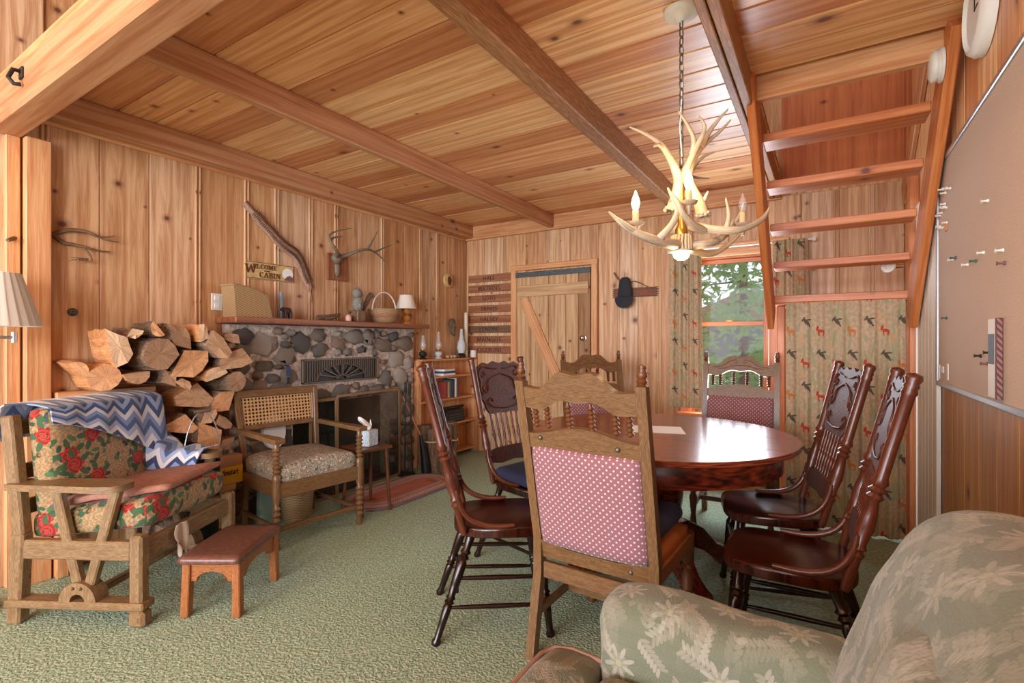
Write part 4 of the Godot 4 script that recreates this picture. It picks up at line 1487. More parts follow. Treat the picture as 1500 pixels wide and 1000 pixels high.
func ring_leg(k: MB, a: Vector3, b: Vector3, r := 0.018) -> void:
	k.turned(a, b, [Vector2(r * 0.95, 0.0), Vector2(r * 1.1, 0.03), Vector2(r * 0.8, 0.06), Vector2(r * 0.92, 0.2), Vector2(r * 1.05, 0.34), Vector2(r * 0.8, 0.36), Vector2(r * 1.2, 0.38), Vector2(r * 0.8, 0.40), Vector2(r * 1.2, 0.42), Vector2(r * 0.85, 0.44), Vector2(r * 1.1, 0.55), Vector2(r * 1.25, 0.72), Vector2(r * 0.85, 0.76), Vector2(r * 1.3, 0.785), Vector2(r * 0.85, 0.81), Vector2(r * 1.3, 0.835), Vector2(r * 0.9, 0.86), Vector2(r * 1.15, 1.0)], 12)

func back_at(y: float) -> float:
	return 0.175 + (y - 0.46) * 0.25

func make_pressed_chair(label: String, cushion: bool) -> Node3D:
	# turned and pressed-back chair; front towards -z, origin on the floor under the seat
	var t := thing("pressed_back_chair", label, "chair", Vector3.ZERO, 0.0, "pressed back chairs around the dining table")
	var o := PackedVector2Array()
	for i in 33:
		var a := TAU * i / 33.0
		var c := cos(a)
		var s := sin(a)
		var e := 0.55
		o.append(Vector2(signf(c) * pow(absf(c), e) * (0.208 - 0.016 * s), signf(s) * pow(absf(s), e) * 0.215))
	# seat slab: edge, then a slightly dished top
	var k := MB.new()
	var top := []
	var nrm := []
	var us := []
	var levels := [[0.0, 0.0, 0.452], [0.35, 0.0, 0.452], [0.75, 0.0, 0.456], [0.93, 0.0, 0.465], [0.985, 0.0, 0.464], [1.0, 0.0, 0.456], [1.0, 0.0, 0.432], [0.96, 0.0, 0.424], [0.0, 0.0, 0.424]]
	for q in levels.size():
		var l: Array = levels[q]
		var ring := PackedVector3Array()
		var rn := PackedVector3Array()
		var ru := PackedVector2Array()
		for i in 34:
			var p: Vector2 = o[i % 33] * float(l[0])
			ring.append(Vector3(p.x, l[2], p.y))
			rn.append(Vector3(p.x * 0.6, 1.0, p.y * 0.6) if q < 4 else (Vector3(p.x, 0.12 if q == 4 else 0.0, p.y) if q < 7 else Vector3.DOWN))
			ru.append(Vector2(p.x, p.y))
		top.append(ring)
		nrm.append(rn)
		us.append(ru)
	k.strip(top, nrm, us)
	part(t, "seat", k, M.dark_seat)
	for s in [-1.0, 1.0]:
		k = MB.new()
		ring_leg(k, Vector3(s * 0.195, 0.0, -0.195), Vector3(s * 0.155, 0.43, -0.145))
		part(t, "leg", k, M.black_leg)
		k = MB.new()
		ring_leg(k, Vector3(s * 0.21, 0.0, 0.29), Vector3(s * 0.155, 0.43, 0.14))
		part(t, "leg", k, M.black_leg)
		for y in [0.13, 0.245]:
			k = MB.new()
			var f: float = y / 0.43
			k.turned(Vector3(s * lerpf(0.195, 0.155, f), y, lerpf(-0.195, -0.145, f)), Vector3(s * lerpf(0.205, 0.155, f), y + 0.01, lerpf(0.29, 0.14, f)), [Vector2(0.006, 0), Vector2(0.009, 0.15), Vector2(0.0105, 0.5), Vector2(0.009, 0.85), Vector2(0.006, 1)], 8)
			part(t, "stretcher", k, M.black_leg)
		# turned back post
		k = MB.new()
		k.turned(Vector3(s * 0.185, 0.44, back_at(0.44)), Vector3(s * 0.205, 1.155, back_at(1.155)), [Vector2(0.012, 0.0), Vector2(0.016, 0.03), Vector2(0.0165, 0.16), Vector2(0.0235, 0.18), Vector2(0.014, 0.195), Vector2(0.0235, 0.21), Vector2(0.0165, 0.225), Vector2(0.025, 0.31), Vector2(0.022, 0.36), Vector2(0.015, 0.43), Vector2(0.025, 0.45), Vector2(0.016, 0.465), Vector2(0.026, 0.48), Vector2(0.016, 0.495), Vector2(0.025, 0.515), Vector2(0.0185, 0.54), Vector2(0.0185, 0.90), Vector2(0.022, 0.915), Vector2(0.0185, 0.93), Vector2(0.022, 0.945), Vector2(0.018, 0.955), Vector2(0.024, 0.975), Vector2(0.020, 0.992), Vector2(0.0, 1.0)], 14)
		part(t, "back_post", k, M.chair_brown if not cushion else M.dark_chair)
		# bent bracket from post to seat
		k = MB.new()
		var pts := []
		var zp := back_at(0.64) - 0.016
		for i in 11:
			var u := i / 10.0
			var w := 1.0 - u
			var zz := w * w * w * zp + 3.0 * w * w * u * (zp - 0.015) + 3.0 * w * u * u * (zp - 0.09) + u * u * u * -0.04
			var yy := w * w * w * 0.635 + 3.0 * w * w * u * 0.50 + 3.0 * w * u * u * 0.462 + u * u * u * 0.474
			pts.append(Vector3(s * lerpf(0.203, 0.190, u), yy, zz))
		k.tube(pts, [0.009, 0.0115, 0.0125, 0.0125, 0.0125, 0.0125, 0.0125, 0.0125, 0.012, 0.011, 0.008], 8)
		part(t, "arm_bracket", k, M.chair_brown)
	for a in [[-0.175, 0.19], [-0.168, 0.30]]:
		k = MB.new()
		k.turned(Vector3(-0.175, a[1], a[0]), Vector3(0.175, a[1], a[0]), [Vector2(0.007, 0), Vector2(0.011, 0.2), Vector2(0.013, 0.5), Vector2(0.011, 0.8), Vector2(0.007, 1)], 8)
		part(t, "stretcher", k, M.black_leg)
	k = MB.new()
	k.turned(Vector3(-0.18, 0.20, 0.20), Vector3(0.18, 0.20, 0.20), [Vector2(0.007, 0), Vector2(0.011, 0.5), Vector2(0.007, 1)], 8)
	part(t, "stretcher", k, M.black_leg)
	# pressed crest panel following the lean
	var tilt := Basis(Vector3.RIGHT, atan(0.25))
	var crest := PackedVector2Array()
	var half := [Vector2(0.0, 0.305), Vector2(0.05, 0.318), Vector2(0.085, 0.300), Vector2(0.13, 0.312), Vector2(0.165, 0.290), Vector2(0.190, 0.262), Vector2(0.192, 0.13), Vector2(0.182, 0.10), Vector2(0.160, 0.075), Vector2(0.150, 0.03), Vector2(0.132, 0.008), Vector2(0.09, 0.0), Vector2(0.05, 0.006), Vector2(0.0, 0.0)]
	for p in half:
		crest.append(p)
	for i in range(half.size() - 2, 0, -1):
		crest.append(Vector2(-half[i].x, half[i].y))
	k = MB.new()
	k.t = Transform3D(tilt, Vector3(0, 0.82, back_at(0.82)))
	k.prism(crest, 0.016)
	var cp := part(t, "crest_panel", k, M.pressed)
	# raised scrollwork pressed into the panel
	k = MB.new()
	k.t = Transform3D(tilt, Vector3(0, 0.82, back_at(0.82)))
	for s in [-1.0, 1.0]:
		var z := -0.010
		for w in [[[0.03, 0.27], [0.08, 0.275], [0.13, 0.285], [0.165, 0.255], [0.15, 0.225], [0.12, 0.235], [0.13, 0.255]], [[0.0, 0.24], [0.05, 0.225], [0.10, 0.20], [0.11, 0.15], [0.135, 0.13], [0.15, 0.16], [0.13, 0.17]], [[0.0, 0.03], [0.05, 0.035], [0.10, 0.045], [0.125, 0.075], [0.105, 0.095], [0.09, 0.075]], [[0.17, 0.24], [0.165, 0.19], [0.175, 0.15], [0.16, 0.12]]]:
			var pp := []
			for q in w:
				pp.append(Vector3(s * q[0], q[1], z))
			var smooth := []
			for i in pp.size() - 1:
				for j in 4:
					var f := j / 4.0
					smooth.append((pp[i] as Vector3).cubic_interpolate(pp[i + 1], pp[maxi(i - 1, 0)], pp[mini(i + 2, pp.size() - 1)], f))
			smooth.append(pp[-1])
			k.tube(smooth, 0.0045, 6)
	part(cp, "scrollwork", k, M.dark_chair)
	# spindles between panel and lower rail
	for i in 7:
		var x := (i - 3) * 0.042
		k = MB.new()
		k.turned(Vector3(x * 0.92, 0.625, back_at(0.625)), Vector3(x, 0.835, back_at(0.835)), [Vector2(0.005, 0), Vector2(0.008, 0.06), Vector2(0.005, 0.12), Vector2(0.0055, 0.2), Vector2(0.0095, 0.36), Vector2(0.006, 0.46), Vector2(0.0095, 0.5), Vector2(0.006, 0.54), Vector2(0.0085, 0.7), Vector2(0.005, 0.84), Vector2(0.008, 0.92), Vector2(0.005, 1)], 8)
		part(t, "spindle", k, M.chair_brown)
	k = MB.new()
	k.t = Transform3D(tilt, Vector3(0, 0.585, back_at(0.585)))
	var rail := PackedVector2Array()
	for p in [[-0.19, -0.03], [-0.1, -0.045], [0.0, -0.035], [0.1, -0.045], [0.19, -0.03], [0.19, 0.03], [0.12, 0.045], [0.0, 0.05], [-0.12, 0.045], [-0.19, 0.03]]:
		rail.append(Vector2(p[0], p[1]))
	k.prism(rail, 0.016)
	part(t, "lower_rail", k, M.pressed)
	return t

func navy_cushion(at: Vector3, turn: float, label: String) -> void:
	var k := MB.new()
	k.rbox(Vector3(0.39, 0.075, 0.37), Vector3(0, 0.0375, 0), 0.036, 10, func(p: Vector3) -> Vector3:
		var d := 1.0
		for q in [Vector2(-0.09, -0.08), Vector2(0.09, -0.08), Vector2(-0.09, 0.09), Vector2(0.09, 0.09)]:
			d = minf(d, Vector2(p.x, p.z).distance_to(q) / 0.07)
		return Vector3(p.x, p.y * (0.72 + 0.28 * clampf(d, 0, 1)), p.z))
	solo("seat_cushion", k, M.navy, label, "cushion", at, turn, "navy seat cushions")

func make_padded_chair(label: String) -> Node3D:
	var t := thing("padded_oak_chair", label, "chair", Vector3.ZERO, 0.0, "padded oak chairs around the dining table")
	var k: MB
	for s in [-1.0, 1.0]:
		# back post: floor, knee at seat height, then up with a little lean
		k = MB.new()
		k.uo = Vector2(rng.randf(), rng.randf())
		var prof := PackedVector2Array([Vector2(0.285, 0.0), Vector2(0.325, 0.0), Vector2(0.262, 0.32), Vector2(0.262, 0.46), Vector2(0.400, 1.10), Vector2(0.363, 1.10), Vector2(0.222, 0.47), Vector2(0.222, 0.32)])
		k.t = Transform3D(Basis(Vector3(0, 0, -1), Vector3.UP, Vector3.RIGHT), Vector3(s * 0.238, 0, 0))
		# outline runs in (depth, height): depth points to +z after this turn
		for i in prof.size():
			prof[i].x = -prof[i].x
		k.prism(prof, 0.036)
		var po := part(t, "back_post", k, M.oak_chair)
		k = MB.new()
		k.t = Transform3D(Basis(), Vector3(s * 0.238, 1.095, 0.381))
		k.lathe([Vector2(0.017, 0), Vector2(0.019, 0.006), Vector2(0.011, 0.012), Vector2(0.019, 0.022), Vector2(0.012, 0.032), Vector2(0.018, 0.04), Vector2(0.016, 0.052), Vector2(0.011, 0.062), Vector2(0.014, 0.068), Vector2(0.012, 0.076), Vector2(0.0, 0.08)], 12)
		part(po, "finial", k, M.oak_brown)
		k = MB.new()
		k.turned(Vector3(s * 0.225, 0.0, -0.225), Vector3(s * 0.225, 0.43, -0.225), [Vector2(0.018, 0), Vector2(0.022, 0.03), Vector2(0.014, 0.07), Vector2(0.024, 0.12), Vector2(0.016, 0.3), Vector2(0.026, 0.55), Vector2(0.016, 0.62), Vector2(0.026, 0.65), Vector2(0.016, 0.68), Vector2(0.028, 0.72), Vector2(0.028, 1.0)], 12)
		part(t, "leg", k, M.oak_brown)
		part(t, "seat_rail", bxm(Vector3(0.028, 0.06, 0.46), Vector3(s * 0.232, 0.40, 0.0), 0.004, 2), M.honey)
		part(t, "stretcher", bxm(Vector3(0.022, 0.03, 0.48), Vector3(s * 0.23, 0.17, 0.03), 0.003, 2), M.oak_chair)
	part(t, "seat_rail", bxm(Vector3(0.44, 0.07, 0.028), Vector3(0, 0.395, -0.225), 0.004, 0), M.honey)
	part(t, "seat_rail", bxm(Vector3(0.43, 0.065, 0.026), Vector3(0, 0.335, 0.242), 0.004, 0), M.oak_chair)
	part(t, "stretcher", bxm(Vector3(0.44, 0.03, 0.022), Vector3(0, 0.17, 0.02), 0.003, 0), M.oak_chair)
	k = MB.new()
	k.rbox(Vector3(0.47, 0.07, 0.47), Vector3(0, 0.435, -0.005), 0.03, 6)
	part(t, "seat_pad", k, M.orange_seat, "orange patterned seat pad")
	# back, built upright in its own plane and leaned
	var lean := Transform3D(Basis(Vector3.RIGHT, 0.212), Vector3(0, 0.43, 0.24))
	k = MB.new()
	k.t = lean
	var crest := PackedVector2Array()
	for i in 21:
		var u := i / 20.0 * 2.0 - 1.0
		crest.append(Vector2(u * 0.220, 0.655 + 0.075 * pow(0.5 + 0.5 * cos(u * PI), 0.9) - 0.012 * cos(u * TAU * 1.5)))
	for i in 21:
		var u := 1.0 - i / 20.0 * 2.0
		crest.append(Vector2(u * 0.220, 0.600 + 0.022 * cos(u * PI) - 0.008 * cos(u * TAU * 1.5)))
	k.prism(crest, 0.026, 0)
	var cr := part(t, "crest_rail", k, M.oak_chair)
	k = MB.new()
	k.t = lean
	for s in [-1.0, 1.0]:
		for sc in [[[0.185, 0.64], [0.12, 0.652], [0.075, 0.685], [0.035, 0.70], [0.02, 0.685], [0.03, 0.672], [0.043, 0.682]], [[0.0, 0.655], [0.05, 0.655], [0.10, 0.635], [0.15, 0.632]]]:
			var pp := []
			for q in sc:
				pp.append(Vector3(s * q[0], q[1], -0.0135))
			k.tube(pp, 0.003, 5)
	part(cr, "carved_scroll", k, M.oak_brown)
	k = MB.new()
	k.t = lean
	var mid := PackedVector2Array()
	for i in 21:
		var u := i / 20.0 * 2.0 - 1.0
		mid.append(Vector2(u * 0.220, 0.500 + 0.018 * cos(u * PI)))
	mid.append(Vector2(0.220, 0.425))
	mid.append(Vector2(-0.220, 0.425))
	k.prism(mid, 0.024, 0)
	part(t, "mid_rail", k, M.oak_chair)
	for x in [-0.185, -0.135, -0.045, 0.045, 0.135, 0.185]:
		k = MB.new()
		k.t = lean
		var pr := [Vector2(0.006, 0)]
		for i in 6:
			pr.append(Vector2(0.0145, 0.08 + i * 0.15))
			pr.append(Vector2(0.007, 0.155 + i * 0.15))
		pr.append(Vector2(0.006, 1.0))
		k.turned(Vector3(x, 0.505, 0), Vector3(x, 0.615, 0), pr, 10)
		part(t, "spindle", k, M.oak_brown)
	k = MB.new()
	k.t = lean
	k.rbox(Vector3(0.438, 0.41, 0.05), Vector3(0, 0.225, -0.004), 0.018, 8, func(p: Vector3) -> Vector3: return Vector3(p.x, p.y, p.z + 0.012 * (1.0 - pow(p.x / 0.213, 2)) + 0.0))
	part(t, "back_pad", k, M.dot_cloth, "dusty pink back pad with small cream dots")
	k = MB.new()
	k.t = lean
	var lowr := PackedVector2Array()
	for p in [[-0.220, 0.03], [-0.1, 0.012], [0.1, 0.012], [0.220, 0.03], [0.220, -0.045], [-0.220, -0.045]]:
		lowr.append(Vector2(p[0], p[1]))
	k.prism(lowr, 0.03, 0)
	part(t, "lower_rail", k, M.oak_chair)
	for a in [[-0.17, 0.468], [0.14, 0.458], [0.15, -0.012]]:
		k = MB.new()
		k.t = lean * Transform3D(Basis(Vector3.RIGHT, PI / 2), Vector3(a[0], a[1], 0.012))
		k.lathe([Vector2(0.010, 0.0), Vector2(0.010, 0.005), Vector2(0.006, 0.009), Vector2(0.0, 0.010)], 10)
		part(t, "bolt_head", k, M.grille_metal)
	return t

func build_dining() -> void:
	# pedestal table
	var cx := -0.79
	var cz := -2.72
	var t := thing("dining_table", "round dark oak pedestal table with a glossy top", "table", Vector3(cx, 0, cz))
	var R := 0.70
	var cuts := [-R, -0.13, 0.19, R]
	for i in 3:
		var poly := PackedVector2Array()
		var a: float = cuts[i] + (0.003 if i > 0 else 0.0)
		var b: float = cuts[i + 1] - (0.003 if i < 2 else 0.0)
		for j in 25:
			var z := lerpf(a, b, j / 24.0)
			poly.append(Vector2(sqrt(maxf(R * R - z * z, 0.0)), z))
		for j in 25:
			var z := lerpf(b, a, j / 24.0)
			poly.append(Vector2(-sqrt(maxf(R * R - z * z, 0.0)), z))
		var clean := PackedVector2Array()
		for p in poly:
			if clean.is_empty() or clean[-1].distance_to(p) > 0.0005:
				clean.append(p)
		if clean[0].distance_to(clean[-1]) < 0.0005:
			clean.remove_at(clean.size() - 1)
		var k := MB.new()
		k.uo = Vector2(0.17 * i, 0.3 * i)
		k.t = Transform3D(Basis(Vector3.RIGHT, Vector3.BACK, Vector3.DOWN), Vector3(0, 0.748, 0))
		k.prism(clean, 0.024, 0)
		part(t, "table_leaf", k, M.table_top)
	var k := MB.new()
	k.lathe([Vector2(0.60, 0.615), Vector2(0.625, 0.62), Vector2(0.625, 0.72), Vector2(0.615, 0.736), Vector2(0.58, 0.736), Vector2(0.58, 0.63)], 56)
	part(t, "apron", k, M.table_apron)
	k = MB.new()
	k.lathe([Vector2(0.16, 0.08), Vector2(0.17, 0.12), Vector2(0.13, 0.17), Vector2(0.12, 0.24), Vector2(0.15, 0.40), Vector2(0.155, 0.52), Vector2(0.12, 0.57), Vector2(0.22, 0.62), Vector2(0.30, 0.66), Vector2(0.30, 0.735)], 28)
	part(t, "pedestal", k, M.table_apron)
	for i in 4:
		var a := PI * 0.25 + PI * 0.5 * i
		k = MB.new()
		k.t = Transform3D(Basis(Vector3.UP, -a), Vector3.ZERO)
		var leg := PackedVector2Array([Vector2(0.10, 0.10), Vector2(0.10, 0.26), Vector2(0.18, 0.27), Vector2(0.28, 0.22), Vector2(0.36, 0.13), Vector2(0.42, 0.10), Vector2(0.47, 0.09), Vector2(0.49, 0.05), Vector2(0.47, 0.0), Vector2(0.40, 0.0), Vector2(0.36, 0.04), Vector2(0.28, 0.10), Vector2(0.20, 0.13)])
		k.prism(leg, 0.075, 0)
		part(t, "scroll_foot", k, M.table_apron)
	var pm := MB.new()
	pm.box(Vector3(0.30, 0.002, 0.22), Vector3.ZERO, 0.0, 0)
	solo("magazine", pm, M.paper, "pale printed sheet lying on the dining table", "magazine", Vector3(-0.80, 0.7615, -2.77), 0.35)
	# chairs
	var g1 := "pressed back chairs around the dining table"
	var a1 := make_pressed_chair("dark pressed back chair angled beside the rug side of the table", false)
	a1.position = Vector3(-1.26, 0, -1.915)
	a1.rotation.y = deg_to_rad(-52)
	var b1 := again(a1, "pressed_back_chair", Vector3(-1.386, 0, -2.485), deg_to_rad(-104), "pressed back chair with a navy cushion facing the table by the bookcase", g1)
	var c1 := again(a1, "pressed_back_chair", Vector3(-0.2226, 0, -2.70), deg_to_rad(104), "dark pressed back chair directly before the closet curtain", g1)
	var d1 := again(a1, "pressed_back_chair", Vector3(-0.115, 0, -2.135), deg_to_rad(90), "dark pressed back chair beside the loveseat back", g1)
	navy_cushion(Vector3(-1.37, 0.466, -2.48), deg_to_rad(-104), "flat navy cushion on the pressed back chair by the bookcase")
	var g2 := "padded oak chairs around the dining table"
	var e1 := make_padded_chair("oak chair with dotted pink back seen from behind next to the loveseat")
	e1.position = Vector3(-0.735, 0, -2.01)
	e1.rotation.y = deg_to_rad(-2)
	again(e1, "padded_oak_chair", Vector3(-1.37, 0, -3.53), deg_to_rad(222), "oak chair with dotted pink back in front of the plank door", g2)
	again(e1, "padded_oak_chair", Vector3(-0.51, 0, -3.62), deg_to_rad(182), "oak chair with dotted pink back in front of the window", g2)
	navy_cushion(Vector3(-0.72, 0.471, -2.07), deg_to_rad(-2), "tufted navy cushion on the oak chair seen from behind")

func build_left_furniture() -> void:
	var k: MB
	# ranch oak armchair; front towards -z, its right side (+x) is the one with the visible wagon-wheel foot
	var t := thing("oak_armchair", "ranch style oak armchair with rose print cushions and paddle arms", "armchair", Vector3(-2.95, 0, -1.128), deg_to_rad(-60.9))
	for s in [-1.0, 1.0]:
		var x: float = s * 0.315
		k = MB.new()
		k.t = Transform3D(Basis(), Vector3(x, 0, 0))
		k.box(Vector3(0.055, 0.34, 0.06), Vector3(0, 0.23, -0.275), 0.01)
		k.box(Vector3(0.06, 0.07, 0.075), Vector3(0, 0.036, -0.28), 0.012)
		part(t, "leg", k, M.oak)
		k = MB.new()
		k.t = Transform3D(Basis(), Vector3(x, 0, 0))
		k.bar(Vector3(0, 0.0, 0.29), Vector3(0, 0.40, 0.27), 0.055, 0.065, 0.008, Vector3.BACK)
		k.bar(Vector3(0, 0.39, 0.268), Vector3(0, 0.92, 0.325), 0.05, 0.06, 0.008, Vector3.BACK)
		part(t, "leg", k, M.oak)
		part(t, "side_rail", bxm(Vector3(0.04, 0.085, 0.50), Vector3(x, 0.33, 0.0), 0.006, 2), M.oak)
		part(t, "runner", bxm(Vector3(0.075, 0.035, 0.64), Vector3(x, 0.095, 0.0), 0.006, 2), M.oak)
		# half wheel and the two struts that carry the arm
		var hub := PackedVector2Array()
		for i in 13:
			var a := PI * i / 12.0
			hub.append(Vector2(cos(a) * 0.085, sin(a) * 0.085))
		for i in 9:
			var a := PI - PI * i / 8.0
			hub.append(Vector2(cos(a) * 0.035, sin(a) * 0.035))
		k = MB.new()
		k.t = Transform3D(Basis(Vector3.UP, PI / 2), Vector3(x, 0.112, -0.02))
		k.prism(hub, 0.07)
		var hw := part(t, "half_wheel", k, M.oak)
		for q in [-0.018, 0.018]:
			k = MB.new()
			k.t = Transform3D(Basis(Vector3.FORWARD, s * PI / 2), Vector3(x + s * 0.034, 0.172, -0.02 + q))
			k.lathe([Vector2(0.007, 0), Vector2(0.007, 0.004), Vector2(0.004, 0.008), Vector2(0, 0.009)], 8)
			part(hw, "peg", k, M.oak_brown)
		for q in [[-0.045, -0.135], [0.01, 0.145]]:
			k = MB.new()
			k.bar(Vector3(x, 0.18, -0.01 + q[0]), Vector3(x, 0.60, q[1] - 0.04), 0.036, 0.045, 0.006, Vector3.BACK)
			part(t, "arm_strut", k, M.oak)
		var arm := PackedVector2Array()
		for p in [[-0.05, 0.30], [-0.06, 0.10], [-0.07, -0.12], [-0.062, -0.20], [-0.03, -0.225], [0.03, -0.225], [0.062, -0.20], [0.07, -0.12], [0.06, 0.10], [0.05, 0.30]]:
			arm.append(Vector2(p[0], p[1]))
		k = MB.new()
		k.t = Transform3D(Basis(Vector3.RIGHT, Vector3.BACK, Vector3.DOWN), Vector3(x, 0.612, 0.0))
		k.prism(arm, 0.028)
		part(t, "paddle_arm", k, M.oak)
	part(t, "front_rail", bxm(Vector3(0.58, 0.085, 0.035), Vector3(0, 0.325, -0.275), 0.006, 0), M.oak)
	for y in [0.50, 0.66, 0.86]:
		part(t, "back_slat", bxm(Vector3(0.58, 0.07, 0.025), Vector3(0, y, 0.285 + (y - 0.39) * 0.10), 0.005, 0), M.oak)
	part(t, "front_stretcher", bxm(Vector3(0.58, 0.03, 0.04), Vector3(0, 0.10, 0.0), 0.005, 0), M.oak)
	# loose cushions
	k = MB.new()
	k.rbox(Vector3(0.575, 0.13, 0.56), Vector3(0, 0, 0), 0.045, 8, func(p: Vector3) -> Vector3: return p + Vector3(0, 0.012 * (1.0 - pow(p.x / 0.29, 2)) * signf(p.y) - p.z * 0.12, 0))
	var cu := part(t, "seat_cushion", k, M.rose_cloth)
	cu.position = Vector3(0, 0.445, -0.01)
	k = MB.new()
	k.rbox(Vector3(0.575, 0.52, 0.12), Vector3(0, 0, 0), 0.045, 8, func(p: Vector3) -> Vector3: return p + Vector3(0, 0, 0.014 * (1.0 - pow(p.x / 0.29, 2)) * signf(p.z)))
	cu = part(t, "back_cushion", k, M.rose_cloth)
	cu.position = Vector3(0, 0.695, 0.215)
	cu.rotation.x = 0.10
	var base := t.transform
	# quilted mauve pad on the seat
	k = MB.new()
	k.rbox(Vector3(0.50, 0.035, 0.50), Vector3.ZERO, 0.016, 8, func(p: Vector3) -> Vector3: return p + Vector3(0, 0.006 * sin(p.x * 30.0) * sin(p.z * 25.0) - p.z * 0.12, 0))
	var pad := solo("seat_pad", k, M.mauve_pad, "worn mauve pad on the rose print seat cushion", "cushion")
	pad.transform = base * Transform3D(Basis(Vector3.UP, 0.12), Vector3(0.0, 0.545, -0.05))
	# fringe of cloth hanging at the front corner
	k = MB.new()
	k.grid(func(u: float, v: float): return Vector3(0.07 * (u - 0.5) * (1.0 + 0.5 * sin(v * 4.0)), -0.17 * v * (0.8 + 0.2 * sin(u * 11.0)), -0.012 * sin(u * 9.0) * (0.4 + v) - 0.004), 10, 8, 0.003, Vector2(0.1, 0.2))
	var rag := solo("torn_cloth", k, M.white_cloth, "pale torn cloth hanging over the armchair front rail", "cloth")
	rag.transform = base * Transform3D(Basis(), Vector3(0.10, 0.375, -0.305))
	# crocheted afghan over back and far arm
	k = MB.new()
	k.grid(func(u: float, v: float):
		# u runs from the near side across the back to the far side, v from behind, over the top and down the front
		var x := lerpf(0.31, -0.33, u)
		var ripple := 0.010 * sin(u * 23.0 + v * 3.0)
		var drop := 0.07 + 0.30 * pow(u, 1.4)
		if v < 0.3:
			return Vector3(x, lerpf(0.80, 0.962, v / 0.3), lerpf(0.385, 0.376, v / 0.3) + ripple * 0.2)
		if v < 0.45:
			var f := (v - 0.3) / 0.15
			return Vector3(x, 0.962 + 0.012 * sin(f * PI) - 0.012 * f, lerpf(0.376, 0.150, f))
		var g := (v - 0.45) / 0.55
		var y := 0.95 - drop * g
		return Vector3(x - 0.03 * g * u, y, 0.150 + (y - 0.95) * 0.10 - 0.012 + ripple * 0.6), 44, 32, 0.006, Vector2(1.0, 0.7))
	var af := solo("afghan", k, M.afghan, "blue and white zigzag crocheted afghan draped over the armchair back", "blanket")
	af.transform = base
	k = MB.new()
	k.grid(func(u: float, v: float):
		# the rest of it lies along the far arm and hangs down on its inner side
		var z := lerpf(0.30, -0.17, u)
		var top := 0.640 + 0.26 * pow(maxf(0.0, 1.0 - u * 1.7), 1.5)
		if v < 0.35:
			return Vector3(lerpf(-0.392, -0.250, v / 0.35), top + 0.008 * sin(u * 20.0), z)
		var g := (v - 0.35) / 0.65
		return Vector3(-0.255 + 0.03 * sin(g * PI) + 0.01 * sin(u * 14.0), top - g * (0.17 + 0.06 * sin(u * 5.0)), z + 0.02 * g), 30, 22, 0.006, Vector2(0.7, 0.45))
	part(af, "folded_corner", k, M.afghan)
	# little footstool with a leather top
	var fs := thing("footstool", "small oak footstool with a brown leather top", "footstool", Vector3(-2.455, 0, -1.345), 0.0)
	fs.rotation.y = deg_to_rad(32)
	k = MB.new()
	k.rbox(Vector3(0.285, 0.035, 0.43), Vector3(0, 0.262, 0), 0.016, 8, func(p: Vector3) -> Vector3: return p + Vector3(0, 0.006 * (1.0 - pow(p.z / 0.22, 2)) if p.y > 0 else 0.0, 0))
	part(fs, "leather_top", k, M.leather)
	for sx in [-1.0, 1.0]:
		for sz in [-1.0, 1.0]:
			k = MB.new()
			k.bar(Vector3(sx * 0.118, 0.0, sz * 0.175), Vector3(sx * 0.112, 0.245, sz * 0.168), 0.036, 0.042, 0.004, Vector3.BACK)
			part(fs, "leg", k, M.honey)
	for q in [[0.19, 0.0, 0.168], [0.19, 0.0, -0.168], [0.30, PI / 2, 0.112], [0.30, PI / 2, -0.112]]:
		var ap := PackedVector2Array([Vector2(-q[0] / 2, 0.0), Vector2(-q[0] / 2, 0.085), Vector2(q[0] / 2, 0.085), Vector2(q[0] / 2, 0.0)])
		for i in 9:
			var a := PI * i / 8.0
			ap.append(Vector2(cos(a) * q[0] * 0.38, sin(a) * 0.045))
		k = MB.new()
		k.t = Transform3D(Basis(Vector3.UP, q[1]), Vector3(q[2] if q[1] > 0 else 0.0, 0.16, q[2] if q[1] == 0.0 else 0.0))
		k.prism(ap, 0.018, 0)
		part(fs, "apron", k, M.honey)
	# cane back armchair, facing +x
	var ca := thing("cane_armchair", "wooden armchair with cane back and floral tapestry seat", "armchair", Vector3(-2.985, 0, -2.085), deg_to_rad(-97))
	for s in [-1.0, 1.0]:
		# front leg and arm support in one turned piece
		k = MB.new()
		var pr := [Vector2(0.018, 0.0), Vector2(0.024, 0.02), Vector2(0.016, 0.05)]
		for i in 6:
			pr.append(Vector2(0.027, 0.075 + i * 0.035))
			pr.append(Vector2(0.015, 0.092 + i * 0.035))
		pr.append_array([Vector2(0.026, 0.31), Vector2(0.026, 0.345), Vector2(0.024, 0.42)])
		for i in 7:
			pr.append(Vector2(0.026, 0.445 + i * 0.026))
			pr.append(Vector2(0.014, 0.458 + i * 0.026))
		pr.append_array([Vector2(0.018, 0.635), Vector2(0.014, 0.645)])
		k.t = Transform3D(Basis(), Vector3(s * 0.285, 0, -0.25))
		k.lathe(pr, 12)
		part(ca, "front_post", k, M.oak_chair)
		k = MB.new()
		k.bar(Vector3(s * 0.24, 0, 0.30), Vector3(s * 0.25, 0.40, 0.24), 0.034, 0.038, 0.004, Vector3.BACK)
		k.bar(Vector3(s * 0.25, 0.39, 0.24), Vector3(s * 0.285, 0.905, 0.335), 0.034, 0.032, 0.004, Vector3.BACK)
		part(ca, "back_post", k, M.oak_chair)
		var arm := PackedVector2Array()
		for p in [[-0.03, -0.30], [0.03, -0.30], [0.036, -0.22], [0.022, 0.0], [0.02, 0.27], [-0.016, 0.27], [-0.016, 0.0], [-0.036, -0.22]]:
			arm.append(Vector2(p[0], p[1]))
		k = MB.new()
